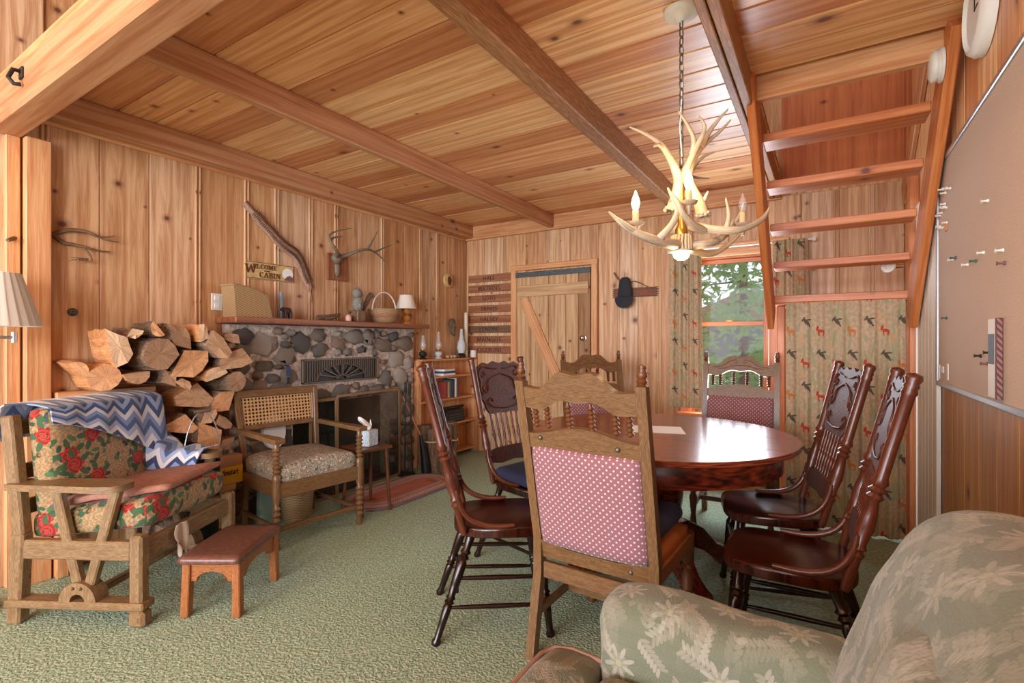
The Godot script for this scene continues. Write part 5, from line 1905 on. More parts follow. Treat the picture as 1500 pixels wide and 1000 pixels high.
		k.t = Transform3D(Basis(Vector3.RIGHT, Vector3.BACK, Vector3.DOWN), Vector3(s * 0.285, 0.657, 0.0))
		k.prism(arm, 0.028)
		part(ca, "arm", k, M.oak_chair)
		part(ca, "side_rail", bxm(Vector3(0.03, 0.085, 0.48), Vector3(s * 0.275, 0.355, 0.0), 0.004, 2), M.oak_chair)
		part(ca, "side_stretcher", bxm(Vector3(0.02, 0.025, 0.50), Vector3(s * 0.265, 0.12, 0.02), 0.003, 2), M.oak_chair)
	part(ca, "front_rail", bxm(Vector3(0.55, 0.09, 0.03), Vector3(0, 0.355, -0.25), 0.004, 0), M.oak_chair)
	part(ca, "cross_stretcher", bxm(Vector3(0.53, 0.03, 0.02), Vector3(0, 0.12, -0.24), 0.003, 0), M.oak_chair)
	k = MB.new()
	k.rbox(Vector3(0.545, 0.12, 0.50), Vector3(0, 0.44, -0.01), 0.045, 8, func(p: Vector3) -> Vector3: return p + Vector3(0, 0.02 * (1.0 - pow(p.x / 0.28, 2)) if p.y > 0 else 0.0, 0))
	part(ca, "seat_cushion", k, M.tapestry)
	var lean := Transform3D(Basis(Vector3.RIGHT, 0.182), Vector3(0, 0.66, 0.291))
	k = MB.new()
	k.t = lean
	k.box(Vector3(0.60, 0.055, 0.028), Vector3(0, 0.235, 0), 0.006, 0)
	k.box(Vector3(0.53, 0.035, 0.024), Vector3(0, 0.005, 0), 0.004, 0)
	for s in [-1.0, 1.0]:
		k.bar(Vector3(s * 0.262, 0.0, 0), Vector3(s * 0.275, 0.22, 0), 0.045, 0.024, 0.003, Vector3.BACK)
	part(ca, "back_frame", k, M.oak_chair)
	k = MB.new()
	k.t = lean
	k.uo = Vector2(0.003, 0.003)
	k.box(Vector3(0.50, 0.20, 0.003), Vector3(0, 0.115, 0))
	part(ca, "cane_panel", k, M.cane, "pale woven cane panel")
	# side table, tissue box
	var st := thing("side_table", "small tapered leg wooden side table at the hearth", "side table", Vector3(-2.875, 0, -2.555), deg_to_rad(-8))
	part(st, "table_top", bxm(Vector3(0.27, 0.02, 0.27), Vector3(0, 0.47, 0), 0.004, 2), M.oak_brown)
	for sx in [-1.0, 1.0]:
		for sz in [-1.0, 1.0]:
			k = MB.new()
			k.bar(Vector3(sx * 0.122, 0, sz * 0.118), Vector3(sx * 0.10, 0.46, sz * 0.10), 0.02, 0.02, 0.003, Vector3.BACK)
			part(st, "leg", k, M.oak_brown)
	var tb := thing("tissue_box", "blue and white tissue box with a raised tissue on the side table", "tissue box", Vector3(-2.87, 0.481, -2.56), 0.2)
	part(tb, "box", bxm(Vector3(0.11, 0.115, 0.11), Vector3(0, 0.058, 0), 0.004), mat("tissue_print", Color.WHITE, 0.7, speckle(420, 0.04, c8(166, 190, 206), c8(232, 232, 230), 2.4), Vector2(5, 5), {"uv1_triplanar": true}))
	k = MB.new()
	k.grid(func(u: float, v: float): return Vector3(0.075 * (u - 0.5) * (0.5 + 1.3 * v) + 0.02 * v * sin(v * 5.0), 0.112 + 0.10 * v * (0.7 + 0.3 * sin(u * 7.0)), 0.02 * sin(u * 8.0) * (0.3 + v)), 14, 8, 0.0015)
	part(tb, "tissue", k, M.paper)
	# waste basket behind the cane chair, floor lamp at the armchair
	k = MB.new()
	k.lathe([Vector2(0.09, 0), Vector2(0.10, 0.01), Vector2(0.12, 0.26), Vector2(0.126, 0.27), Vector2(0.112, 0.262), Vector2(0.09, 0.02), Vector2(0, 0.018)], 24)
	solo("waste_basket", k, M.wicker, "round woven waste basket behind the cane armchair", "basket", Vector3(-3.18, 0.001, -2.19))
	var fl := thing("floor_lamp", "swing arm floor lamp with a pleated white shade behind the oak armchair", "floor lamp", Vector3(-3.33, 0, -0.58))
	k = MB.new()
	k.lathe([Vector2(0.13, 0), Vector2(0.13, 0.015), Vector2(0.05, 0.03), Vector2(0.014, 0.05), Vector2(0.0, 0.05)], 24)
	part(fl, "base", k, M.brass)
	k = MB.new()
	k.tube([Vector3(0, 0.04, 0), Vector3(0, 1.30, 0)], 0.011, 10)
	part(fl, "pole", k, M.brass)
	k = MB.new()
	k.tube([Vector3(0, 1.27, 0), Vector3(0.06, 1.27, -0.17), Vector3(0.12, 1.27, -0.10)], 0.007, 8)
	k.tube([Vector3(0.06, 1.245, -0.17), Vector3(0.06, 1.295, -0.17)], 0.012, 10)
	k.tube([Vector3(0.12, 1.27, -0.10), Vector3(0.12, 1.42, -0.10)], 0.009, 8)
	part(fl, "swing_arm", k, M.alu)
	k = MB.new()
	var rows := []
	var nr := []
	var us := []
	for q in [[0.150, 1.320], [0.147, 1.325], [0.078, 1.565], [0.076, 1.560], [0.145, 1.322]]:
		var ring := PackedVector3Array()
		var rn := PackedVector3Array()
		var ru := PackedVector2Array()
		for j in 97:
			var a := TAU * j / 96.0
			var f := 1.0 + 0.045 * (1.0 if j % 4 < 2 else -1.0)
			ring.append(Vector3(cos(a) * q[0] * f + 0.12, q[1], sin(a) * q[0] * f - 0.10))
			rn.append(Vector3(cos(a), 0.25, sin(a)))
			ru.append(Vector2(a, q[1]))
		rows.append(ring)
		nr.append(rn)
		us.append(ru)
	k.strip(rows, nr, us)
	part(fl, "lamp_shade", k, M.shade_cloth)

func build_sofa() -> void:
	var s := thing("loveseat", "sage brocade loveseat with rolled back against the plank wall", "loveseat", Vector3(0, 0, 0))
	var nz := noise(61, 3.0, FastNoiseLite.TYPE_SIMPLEX_SMOOTH, 2)
	var soft := func(p: Vector3, amp: float) -> Vector3:
		return p + Vector3(nz.get_noise_3d(p.x, p.y, p.z), nz.get_noise_3d(p.y + 9.0, p.z, p.x), nz.get_noise_3d(p.z, p.x + 4.0, p.y)) * amp
	# far arm: padded slab rounded along the top
	var k := MB.new()
	k.rbox(Vector3(0.58, 0.56, 0.20), Vector3(-0.19, 0.345, -1.235), 0.075, 12, func(p: Vector3) -> Vector3: return soft.call(p, 0.012))
	part(s, "arm", k, M.brocade)
	# base and the T shaped seat cushion with piping
	k = MB.new()
	k.rbox(Vector3(0.98, 0.24, 1.95), Vector3(-0.02, 0.19, -0.36), 0.03, 6)
	part(s, "base", k, M.brocade)
	k = MB.new()
	k.rbox(Vector3(0.52, 0.17, 1.50), Vector3(-0.20, 0.395, -0.38), 0.05, 10)
	k.rbox(Vector3(0.17, 0.17, 1.60), Vector3(-0.545, 0.375, -0.40), 0.05, 10)
	var cu := part(s, "seat_cushion", k, M.brocade)
	k = MB.new()
	var y := 0.442
	k.tube([Vector3(-0.46, y, -1.185), Vector3(-0.56, y, -1.192), Vector3(-0.605, y, -1.175), Vector3(-0.622, y, -1.13), Vector3(-0.625, y, -0.4), Vector3(-0.625, y, 0.36)], 0.007, 6)
	k.tube([Vector3(-0.622, 0.335, -1.16), Vector3(-0.625, 0.335, 0.36)], 0.007, 6)
	part(cu, "piping", k, M.piping)
	# back: a swept outline from the seat up and over to the wall
	var outl := [Vector2(0.02, 0.40), Vector2(0.02, 0.58), Vector2(0.055, 0.72), Vector2(0.095, 0.82), Vector2(0.15, 0.91), Vector2(0.22, 0.95), Vector2(0.31, 0.945), Vector2(0.40, 0.90), Vector2(0.45, 0.82), Vector2(0.465, 0.60), Vector2(0.465, 0.20)]
	k = MB.new()
	k.grid(func(u: float, v: float):
		var f: float = v * (outl.size() - 1)
		var i := mini(int(f), outl.size() - 2)
		var p: Vector2 = (outl[i] as Vector2).cubic_interpolate(outl[i + 1], outl[maxi(i - 1, 0)], outl[mini(i + 2, outl.size() - 1)], f - i)
		var mid := Vector2(0.26, 0.60)
		var e := clampf(u / 0.09, 0.0, 1.0)
		var q := mid + (p - mid) * (0.05 + 0.95 * sqrt(1.0 - pow(1.0 - e, 2.0)))
		var z := -1.345 + 1.95 * u + 0.0
		return soft.call(Vector3(q.x, q.y, z), 0.016), 60, 40)
	part(s, "back", k, M.brocade)
	# loose back pillow in front of it
	k = MB.new()
	k.rbox(Vector3(0.26, 0.44, 0.80), Vector3(0.14, 0.64, -0.575), 0.11, 12, func(p: Vector3) -> Vector3:
		var q := Vector3(p.x + 0.25 * p.y, p.y, p.z)
		return soft.call(q, 0.035))
	part(s, "back_pillow", k, M.brocade)
	for z in [-1.20, 0.50]:
		for x in [-0.42, 0.38]:
			part(s, "foot", bxm(Vector3(0.05, 0.07, 0.05), Vector3(x, 0.035, z), 0.004), M.oak_brown)

func smooth_path(p: Array, n := 4) -> Array:
	var o := []
	for i in p.size() - 1:
		for j in n:
			o.append((p[i] as Vector3).cubic_interpolate(p[i + 1], p[maxi(i - 1, 0)], p[mini(i + 2, p.size() - 1)], float(j) / n))
	o.append(p[-1])
	return o

func horn(k: MB, p: Array, r0: float, r1 := 0.003, sides := 9) -> void:
	var q := smooth_path(p)
	var r := []
	for i in q.size():
		var u := float(i) / (q.size() - 1)
		r.append(lerpf(r0, r1, pow(u, 1.3)) * (1.0 + 0.05 * sin(u * 23.0)))
	k.tube(q, r, sides)

func build_chandelier() -> void:
	var c := thing("antler_chandelier", "antler chandelier with candle bulbs hanging on a chain over the table", "chandelier", Vector3(-0.485, 0, -2.046), atan(458.0 / 730.0))
	var sets := [
		[[0.021, [Vector3(-0.028, 1.632, 0.030), Vector3(-0.104, 1.627, 0.090), Vector3(-0.195, 1.648, 0.130), Vector3(-0.257, 1.687, 0.120), Vector3(-0.285, 1.719, 0.100), Vector3(-0.306, 1.747, 0.080)]], [0.015, [Vector3(-0.125, 1.632, 0.100), Vector3(-0.076, 1.688, 0.120), Vector3(-0.056, 1.737, 0.120), Vector3(-0.066, 1.778, 0.110), Vector3(-0.086, 1.833, 0.100)]], [0.011, [Vector3(-0.216, 1.660, 0.130), Vector3(-0.257, 1.681, 0.150), Vector3(-0.282, 1.703, 0.150)]]],
		[[0.017, [Vector3(0.056, 1.674, 0.080), Vector3(0.0, 1.691, 0.120), Vector3(-0.042, 1.726, 0.140), Vector3(-0.059, 1.771, 0.140), Vector3(-0.075, 1.806, 0.120)]]],
		[[0.019, [Vector3(0.028, 1.705, 0.020), Vector3(0.083, 1.680, 0.080), Vector3(0.153, 1.667, 0.120), Vector3(0.222, 1.685, 0.100), Vector3(0.292, 1.723, 0.060), Vector3(0.327, 1.757, 0.030), Vector3(0.342, 1.780, 0.020)]], [0.011, [Vector3(0.132, 1.671, 0.110), Vector3(0.138, 1.723, 0.120), Vector3(0.131, 1.791, 0.110)]]],
		[[0.020, [Vector3(0.014, 1.632, -0.020), Vector3(0.083, 1.636, 0.020), Vector3(0.153, 1.657, -0.020), Vector3(0.216, 1.705, -0.050), Vector3(0.257, 1.757, -0.070), Vector3(0.282, 1.808, -0.080)]], [0.012, [Vector3(0.153, 1.657, 0.0), Vector3(0.195, 1.709, 0.0), Vector3(0.226, 1.745, -0.03)]]],
		[[0.019, [Vector3(0.028, 1.639, -0.050), Vector3(0.097, 1.632, -0.120), Vector3(0.195, 1.632, -0.180), Vector3(0.264, 1.667, -0.200), Vector3(0.313, 1.709, -0.200), Vector3(0.344, 1.744, -0.200)]]],
		[[0.018, [Vector3(-0.007, 1.646, -0.050), Vector3(-0.070, 1.667, -0.120), Vector3(-0.111, 1.702, -0.170), Vector3(-0.125, 1.737, -0.190), Vector3(-0.104, 1.778, -0.200)]]],
		[[0.024, [Vector3(0.076, 1.744, 0.030), Vector3(0.059, 1.799, 0.030), Vector3(0.038, 1.848, 0.020), Vector3(0.024, 1.900, 0.010), Vector3(0.042, 1.966, 0.0), Vector3(0.076, 2.022, -0.010), Vector3(0.125, 2.067, -0.030), Vector3(0.174, 2.109, -0.040), Vector3(0.219, 2.157, -0.050)]], [0.013, [Vector3(0.083, 2.029, -0.010), Vector3(0.111, 2.084, -0.010), Vector3(0.146, 2.133, -0.010), Vector3(0.191, 2.183, -0.010)]], [0.012, [Vector3(0.066, 1.778, 0.030), Vector3(0.080, 1.813, 0.040), Vector3(0.088, 1.835, 0.050)]]],
		[[0.022, [Vector3(-0.035, 1.778, -0.020), Vector3(-0.017, 1.834, -0.020), Vector3(-0.007, 1.883, -0.010), Vector3(0.017, 1.945, 0.020), Vector3(0.042, 2.008, 0.040), Vector3(0.066, 2.056, 0.050), Vector3(0.073, 2.091, 0.050), Vector3(0.047, 2.124, 0.060)]], [0.011, [Vector3(0.028, 1.983, 0.030), Vector3(0.031, 2.036, 0.050), Vector3(0.0, 2.084, 0.070), Vector3(-0.038, 2.133, 0.080)]]],
		[[0.021, [Vector3(-0.028, 1.806, 0.0), Vector3(-0.014, 1.876, 0.0), Vector3(-0.031, 1.917, 0.030), Vector3(-0.063, 1.966, 0.050), Vector3(-0.104, 2.011, 0.070), Vector3(-0.160, 2.044, 0.080), Vector3(-0.226, 2.072, 0.080)]], [0.009, [Vector3(-0.090, 1.997, 0.060), Vector3(-0.118, 2.001, 0.090), Vector3(-0.139, 1.990, 0.100)]]],
		[[0.018, [Vector3(0.028, 1.834, -0.060), Vector3(0.042, 1.903, -0.100), Vector3(0.070, 1.945, -0.130), Vector3(0.094, 1.983, -0.150), Vector3(0.125, 2.025, -0.170), Vector3(0.167, 2.060, -0.180), Vector3(0.212, 2.079, -0.190)]], [0.010, [Vector3(0.083, 1.966, -0.140), Vector3(0.125, 1.970, -0.200), Vector3(0.205, 1.979, -0.240)]]],
	]
	var k: MB
	var i := 0
	for s in sets:
		k = MB.new()
		k.uo = Vector2(i * 0.07, 0)
		for h in s:
			horn(k, h[1], h[0])
		if i in [6, 7]:
			# knobbly burr at the root
			for j in 12:
				var a := TAU * j / 12.0
				k.t = Transform3D(Basis(), (s[0][1][0] as Vector3) + Vector3(cos(a) * 0.022, 0.004 * (j % 3), sin(a) * 0.022))
				k.blob(Vector3(0.009, 0.008, 0.009), j, 0.3, 2)
			k.t = Transform3D()
		part(c, "antler", k, M.antler)
		i += 1
	# stem between the antlers and the chain above it
	k = MB.new()
	k.lathe([Vector2(0.012, 1.645), Vector2(0.024, 1.66), Vector2(0.024, 1.70), Vector2(0.012, 1.72), Vector2(0.016, 1.76), Vector2(0.010, 1.80), Vector2(0.008, 1.90), Vector2(0.012, 1.91), Vector2(0.0, 1.92)], 14)
	part(c, "stem", k, M.brass)
	k = MB.new()
	var loop := []
	for j in 13:
		var a := TAU * j / 12.0
		loop.append(Vector3(cos(a) * 0.0085, sin(a) * 0.022, 0))
	k.tube(loop, 0.0028, 6, false)
	var link := k.commit()
	var y := 1.93
	var n := 0
	while y < 2.53:
		var o := part(c, "chain_link", link, M.alu if n < 0 else M.grille_metal)
		o.position = Vector3(0, y, 0)
		o.rotation.y = 0.4 + (PI / 2 if n % 2 == 1 else 0.0)
		y += 0.0345
		n += 1
	k = MB.new()
	k.tube([Vector3(0.006, 1.93, 0.0), Vector3(-0.008, 2.1, 0.006), Vector3(0.007, 2.3, -0.004), Vector3(0.0, 2.54, 0)], 0.003, 6)
	part(c, "cord", k, M.white_plastic)
	k = MB.new()
	k.lathe([Vector2(0.0, 2.525), Vector2(0.016, 2.528), Vector2(0.022, 2.537), Vector2(0.055, 2.548), Vector2(0.066, 2.556), Vector2(0.068, 2.569)], 28)
	part(c, "ceiling_canopy", k, M.white_paint)
	# candle lights: cup, sleeve, flame bulb
	for q in [[Vector3(-0.205, 1.700, 0.09), true], [Vector3(-0.012, 1.772, 0.115), true], [Vector3(0.254, 1.722, -0.02), false], [Vector3(0.03, 1.72, -0.16), false]]:
		var p: Vector3 = q[0]
		k = MB.new()
		k.t = Transform3D(Basis(), p)
		k.lathe([Vector2(0.008, -0.045), Vector2(0.010, -0.012), Vector2(0.030, -0.004), Vector2(0.034, 0.004), Vector2(0.029, 0.003), Vector2(0.0, 0.0)], 18)
		part(c, "candle_cup", k, M.antler)
		k = MB.new()
		k.t = Transform3D(Basis(), p)
		k.lathe([Vector2(0.0125, 0.0), Vector2(0.0125, 0.046), Vector2(0.009, 0.05), Vector2(0, 0.05)], 12)
		part(c, "candle_sleeve", k, M.sleeve)
		k = MB.new()
		k.t = Transform3D(Basis(), p + Vector3(0, 0.05, 0))
		k.lathe([Vector2(0.008, 0.0), Vector2(0.013, 0.012), Vector2(0.0165, 0.026), Vector2(0.014, 0.042), Vector2(0.008, 0.058), Vector2(0.003, 0.072), Vector2(0.0, 0.078)], 14)
		part(c, "flame_bulb", k, M.bulb_lit if q[1] else M.clear_glass)
		if q[1]:
			lamp(c, "candle_bulb_light", p + Vector3(0, 0.08, 0), 0.05, 0.014)
	# down light in its twig wrapped cup
	k = MB.new()
	for j in 18:
		var a := TAU * j / 18.0
		k.tube([Vector3(cos(a) * 0.036, 1.61, sin(a) * 0.036), Vector3(cos(a + 0.1) * 0.039, 1.64, sin(a + 0.1) * 0.039), Vector3(cos(a) * 0.034, 1.672, sin(a) * 0.034)], 0.0062, 5)
	part(c, "twig_cup", k, M.sleeve)
	k = MB.new()
	k.lathe([Vector2(0.045, 1.607), Vector2(0.047, 1.613), Vector2(0.030, 1.616), Vector2(0, 1.616)], 20)
	part(c, "cup_rim", k, M.antler)
	k = MB.new()
	k.lathe([Vector2(0.0, 1.573), Vector2(0.016, 1.576), Vector2(0.028, 1.585), Vector2(0.033, 1.598), Vector2(0.032, 1.606), Vector2(0.0, 1.607)], 18)
	part(c, "down_bulb", k, M.bulb_lit)
	lamp(c, "down_bulb_light", Vector3(0, 1.592, 0), 0.10, 0.028)

func lamp(parent: Node3D, called: String, at: Vector3, energy: float, size: float) -> void:
	var l := OmniLight3D.new()
	l.name = called
	l.light_color = c8(255, 214, 160)
	l.light_energy = energy
	l.light_size = size
	l.omni_range = 9.0
	l.omni_attenuation = 2.0
	l.shadow_enabled = true
	parent.add_child(l)
	l.position = at

func build_wall_things() -> void:
	var k: MB
	# juniper branch by the post, and a stub of one beyond it
	k = MB.new()
	horn(k, [Vector3(-3.535, 1.83, -0.965), Vector3(-3.51, 1.86, -1.02), Vector3(-3.50, 1.865, -1.09), Vector3(-3.49, 1.85, -1.13), Vector3(-3.50, 1.845, -1.17), Vector3(-3.50, 1.865, -1.23)], 0.013, 0.003, 7)
	horn(k, [Vector3(-3.50, 1.845, -1.15), Vector3(-3.49, 1.83, -1.19), Vector3(-3.50, 1.832, -1.25)], 0.006, 0.002, 6)
	horn(k, [Vector3(-3.535, 1.83, -0.965), Vector3(-3.52, 1.79, -1.0), Vector3(-3.51, 1.785, -1.04), Vector3(-3.49, 1.775, -1.09), Vector3(-3.50, 1.765, -1.16), Vector3(-3.51, 1.77, -1.21)], 0.012, 0.003, 7)
	horn(k, [Vector3(-3.495, 1.775, -1.08), Vector3(-3.48, 1.735, -1.105), Vector3(-3.48, 1.70, -1.11), Vector3(-3.49, 1.70, -1.06)], 0.007, 0.002, 6)
	for i in 9:
		var z := -1.05 - (i % 3) * 0.025
		horn(k, [Vector3(-3.485, 1.71, -1.10), Vector3(-3.48, 1.70 + (i % 2) * 0.01, z + 0.01), Vector3(-3.49, 1.685 + (i % 4) * 0.008, z + 0.035 - i * 0.003)], 0.003, 0.001, 5)
	solo("dry_branch", k, M.twig, "twisted dry branch hung on the wall beside the pine post", "branch")
	k = MB.new()
	horn(k, [Vector3(-3.53, 1.79, -0.83), Vector3(-3.50, 1.775, -0.80), Vector3(-3.46, 1.755, -0.77)], 0.013, 0.008, 7)
	solo("branch_stub", k, M.twig, "short branch stub on the wall above the pleated lamp shade", "branch")
	k = MB.new()
	k.t = Transform3D(Basis(Vector3.FORWARD, PI / 2), Vector3(-3.54, 1.413, -1.047))
	k.lathe([Vector2(0.022, 0.0), Vector2(0.022, 0.01), Vector2(0.016, 0.016), Vector2(0.0, 0.018)], 16)
	solo("wall_medallion", k, M.galvanised, "round grey metal medallion on the pine plank above the firewood", "medallion")
	# carved snake-like driftwood
	var d := thing("carved_driftwood", "long carved driftwood stick hung slantwise over the mantel", "driftwood")
	var path := [Vector3(-3.515, 2.245, -2.005), Vector3(-3.51, 2.17, -2.09), Vector3(-3.505, 2.07, -2.20), Vector3(-3.505, 1.985, -2.31), Vector3(-3.505, 1.94, -2.40), Vector3(-3.51, 1.87, -2.455), Vector3(-3.51, 1.77, -2.50), Vector3(-3.515, 1.68, -2.54), Vector3(-3.52, 1.56, -2.57)]
	k = MB.new()
	var sp := smooth_path(path, 5)
	var rr := []
	for i in sp.size():
		var u := float(i) / (sp.size() - 1)
		rr.append([0.026, 0.036, 0.038, 0.040, 0.042, 0.042, 0.040, 0.036, 0.008][mini(int(u * 8.99), 8)] * 1.05)
	rr[-1] = 0.004
	k.t = Transform3D(Basis().scaled(Vector3(0.6, 1, 1)), Vector3(-3.54 * 0.4 + 0.002, 0, 0))
	k.tube(sp, rr, 10)
	part(d, "stick", k, M.driftwood)
	var cn := MB.new()
	k = cn
	for i in range(4, sp.size() - 8):
		var tang: Vector3 = (sp[i + 1] - sp[i - 1]).normalized()
		var side := tang.cross(Vector3.RIGHT).normalized()
		for j in 2:
			var p: Vector3 = (sp[i] as Vector3).lerp(sp[i + 1], j * 0.5) * Vector3(0, 1, 1) + Vector3(-3.484, 0, 0)
			k.tube([p + side * 0.014, p + side * 0.033 - Vector3(0.010, 0, 0)], 0.003, 4)
			k.tube([p - side * 0.014, p - side * 0.033 - Vector3(0.010, 0, 0)], 0.003, 4)
	part(d, "carved_notches", k, M.driftwood_carved).set_meta("kind", "stuff")
	# welcome plaque
	var w := thing("welcome_sign", "cream wooden sign reading welcome to our cabin", "sign", Vector3(-3.537, 1.772, -2.206))
	part(w, "board", bxm(Vector3(0.014, 0.128, 0.39), Vector3(0.007, 0, 0), 0.002, 2), M.sign_cream)
	k = MB.new()
	for a in [[0.058, 0.37, 0.004], [-0.058, 0.37, 0.004]]:
		k.box(Vector3(0.002, a[2], a[1]), Vector3(0.0145, a[0], 0))
	for z in [-0.187, 0.187]:
		k.box(Vector3(0.002, 0.12, 0.004), Vector3(0.0145, 0, z))
	part(w, "border", k, M.letter_brown)
	lettering(w, "W", 0.062, Vector3(0.016, 0.008, 0.155), PI / 2, M.letter_brown, "Droid Serif")
	lettering(w, "ELCOME", 0.034, Vector3(0.016, 0.030, 0.045), PI / 2, M.letter_brown, "Droid Serif", true, 0.92)
	lettering(w, "to our", 0.011, Vector3(0.016, 0.002, 0.03), PI / 2, M.letter_brown, "Droid Serif", false)
	lettering(w, "CABIN", 0.040, Vector3(0.016, -0.030, 0.005), PI / 2, M.letter_brown, "Droid Serif", true, 0.95)
	k = MB.new()
	k.t = Transform3D(Basis(Vector3.FORWARD, PI / 2), Vector3(0.014, -0.002, -0.14))
	k.lathe([Vector2(0.044, 0.0), Vector2(0.044, 0.002), Vector2(0, 0.0021)], 24)
	part(w, "painted_moon", k, M.paper)
	k = MB.new()
	k.t = Transform3D(Basis(Vector3.UP, PI / 2), Vector3(0.0168, -0.032, -0.145))
	k.prism(PackedVector2Array([Vector2(-0.038, -0.02), Vector2(0.035, -0.022), Vector2(0.036, 0.004), Vector2(0.01, 0.02), Vector2(-0.015, 0.008)]), 0.001)
	part(w, "painted_hill", k, M.braid_plum)
	# antlers on their plaque
	var a := thing("antler_mount", "deer antlers mounted on a dark wooden plaque", "antlers")
	part(a, "plaque", bxm(Vector3(0.022, 0.225, 0.205), Vector3(-3.529, 1.882, -2.815), 0.004), M.sign_board)
	k = MB.new()
	k.t = Transform3D(Basis(), Vector3(-3.50, 1.955, -2.79))
	k.blob(Vector3(0.035, 0.05, 0.05), 8, 0.2, 4)
	k.t = Transform3D(Basis(), Vector3(-3.51, 1.87, -2.80))
	k.blob(Vector3(0.02, 0.07, 0.026), 9, 0.2, 4)
	part(a, "skull_cap", k, M.antler_grey)
	k = MB.new()
	horn(k, [Vector3(-3.48, 1.965, -2.80), Vector3(-3.42, 1.985, -2.84), Vector3(-3.37, 2.02, -2.90), Vector3(-3.37, 2.05, -3.0), Vector3(-3.40, 2.05, -3.10), Vector3(-3.42, 2.02, -3.20), Vector3(-3.42, 1.956, -3.297)], 0.017, 0.003)
	horn(k, [Vector3(-3.37, 2.05, -3.0), Vector3(-3.38, 2.12, -3.06), Vector3(-3.40, 2.243, -3.148)], 0.012, 0.003)
	horn(k, [Vector3(-3.40, 2.05, -3.12), Vector3(-3.40, 2.09, -3.20), Vector3(-3.40, 2.15, -3.331)], 0.011, 0.003)
	part(a, "antler", k, M.antler_grey)
	k = MB.new()
	horn(k, [Vector3(-3.48, 1.965, -2.77), Vector3(-3.42, 1.97, -2.73), Vector3(-3.38, 2.0, -2.68), Vector3(-3.38, 2.06, -2.63), Vector3(-3.40, 2.12, -2.64), Vector3(-3.40, 2.17, -2.74), Vector3(-3.40, 2.211, -2.858)], 0.017, 0.003)
	horn(k, [Vector3(-3.39, 2.06, -2.635), Vector3(-3.40, 2.10, -2.68), Vector3(-3.40, 2.127, -2.773)], 0.012, 0.003)
	part(a, "antler", k, M.antler_grey)
	# wall outlet
	var ou := thing("wall_outlet", "white electric outlet beside the mantel", "outlet", Vector3(-3.538, 1.522, -1.821))
	part(ou, "cover_plate", bxm(Vector3(0.006, 0.115, 0.072), Vector3(0.003, 0, 0), 0.002), M.white_plastic)
	for y in [-0.026, 0.026]:
		part(ou, "socket", bxm(Vector3(0.004, 0.032, 0.034), Vector3(0.007, y, 0), 0.0015), M.cream_paint)
	# log slice and a little face carving near the corner
	var ls := thing("log_slice", "round pale log slice with a dark centre hung near the corner", "log slice", Vector3(-3.535, 1.923, -4.292))
	k = MB.new()
	k.t = Transform3D(Basis(Vector3.FORWARD, PI / 2), Vector3.ZERO)
	k.lathe([Vector2(0.078, 0), Vector2(0.08, 0.02), Vector2(0.074, 0.025), Vector2(0, 0.025)], 22)
	part(ls, "slice", k, M.paper if false else M.sign_cream)
	k = MB.new()
	k.t = Transform3D(Basis(), Vector3(0.025, 0, -0.005))
	k.blob(Vector3(0.008, 0.05, 0.034), 2, 0.1, 3)
	part(ls, "dark_heart", k, M.letter_brown)
	k = MB.new()
	k.t = Transform3D(Basis(), Vector3(-3.515, 1.45, -4.351))
	k.blob(Vector3(0.022, 0.055, 0.05), 14, 0.25, 5)
	k.t = Transform3D(Basis(), Vector3(-3.505, 1.38, -4.351))
	k.blob(Vector3(0.02, 0.06, 0.032), 15, 0.3, 5)
	k.t = Transform3D(Basis(), Vector3(-3.49, 1.43, -4.351))
	k.blob(Vector3(0.012, 0.02, 0.008), 16, 0.1, 3)
	solo("face_carving", k, M.antler_grey, "small grey carved face ornament above the oil lamps", "carving")
	# ---- things on the mantel
	var my := 1.4165
	var bk := thing("wicker_basket", "slanted wicker wall basket on the mantel end by the outlet", "basket", Vector3(-3.40, my, -1.97))
	k = MB.new()
	k.t = Transform3D(Basis(Vector3.UP, PI / 2), Vector3.ZERO)
	k.prism(PackedVector2Array([Vector2(-0.125, 0.0), Vector2(0.135, 0.0), Vector2(0.15, 0.215), Vector2(0.05, 0.20), Vector2(-0.085, 0.155)]), 0.16)
	part(bk, "basket_body", k, M.wicker_white)
	k = MB.new()
	for x in [-0.08, 0.08]:
		k.tube([Vector3(x, 0.215, -0.15), Vector3(x, 0.20, -0.05), Vector3(x, 0.155, 0.085)], 0.008, 6)
	k.tube([Vector3(-0.08, 0.155, 0.085), Vector3(0.08, 0.155, 0.085)], 0.008, 6)
	k.tube([Vector3(-0.08, 0.215, -0.15), Vector3(0.08, 0.215, -0.15)], 0.008, 6)
	var rim := part(bk, "rim", k, M.wicker)
	bk.scale.z = -1.0 if false else 1.0
	bk.rotation.y = PI
	rim.name = "rim"
	var be := thing("bear_figurine", "small dark bear figurine on the mantel", "figurine", Vector3(-3.39, my, -2.255))
	k = MB.new()
	k.t = Transform3D(Basis(), Vector3(0, 0.062, 0))
	k.blob(Vector3(0.022, 0.026, 0.036), 21, 0.1, 5)
	k.t = Transform3D(Basis(), Vector3(0, 0.07, 0.036))
	k.blob(Vector3(0.015, 0.016, 0.02), 22, 0.08, 4)
	k.t = Transform3D()
	for x in [-0.012, 0.012]:
		for z in [-0.022, 0.022]:
			k.tube([Vector3(x, 0.0, z), Vector3(x, 0.05, z)], [0.009, 0.011], 7)
		k.t = Transform3D(Basis(), Vector3(x * 0.8, 0.086, 0.034))
		k.blob(Vector3(0.004, 0.005, 0.004), 23, 0.0, 2)
		k.t = Transform3D()
	part(be, "bear", k, M.bear_brown)
	k = MB.new()
	k.lathe([Vector2(0.015, 0), Vector2(0.016, 0.01), Vector2(0.016, 0.19), Vector2(0.013, 0.205), Vector2(0.0, 0.206)], 14)
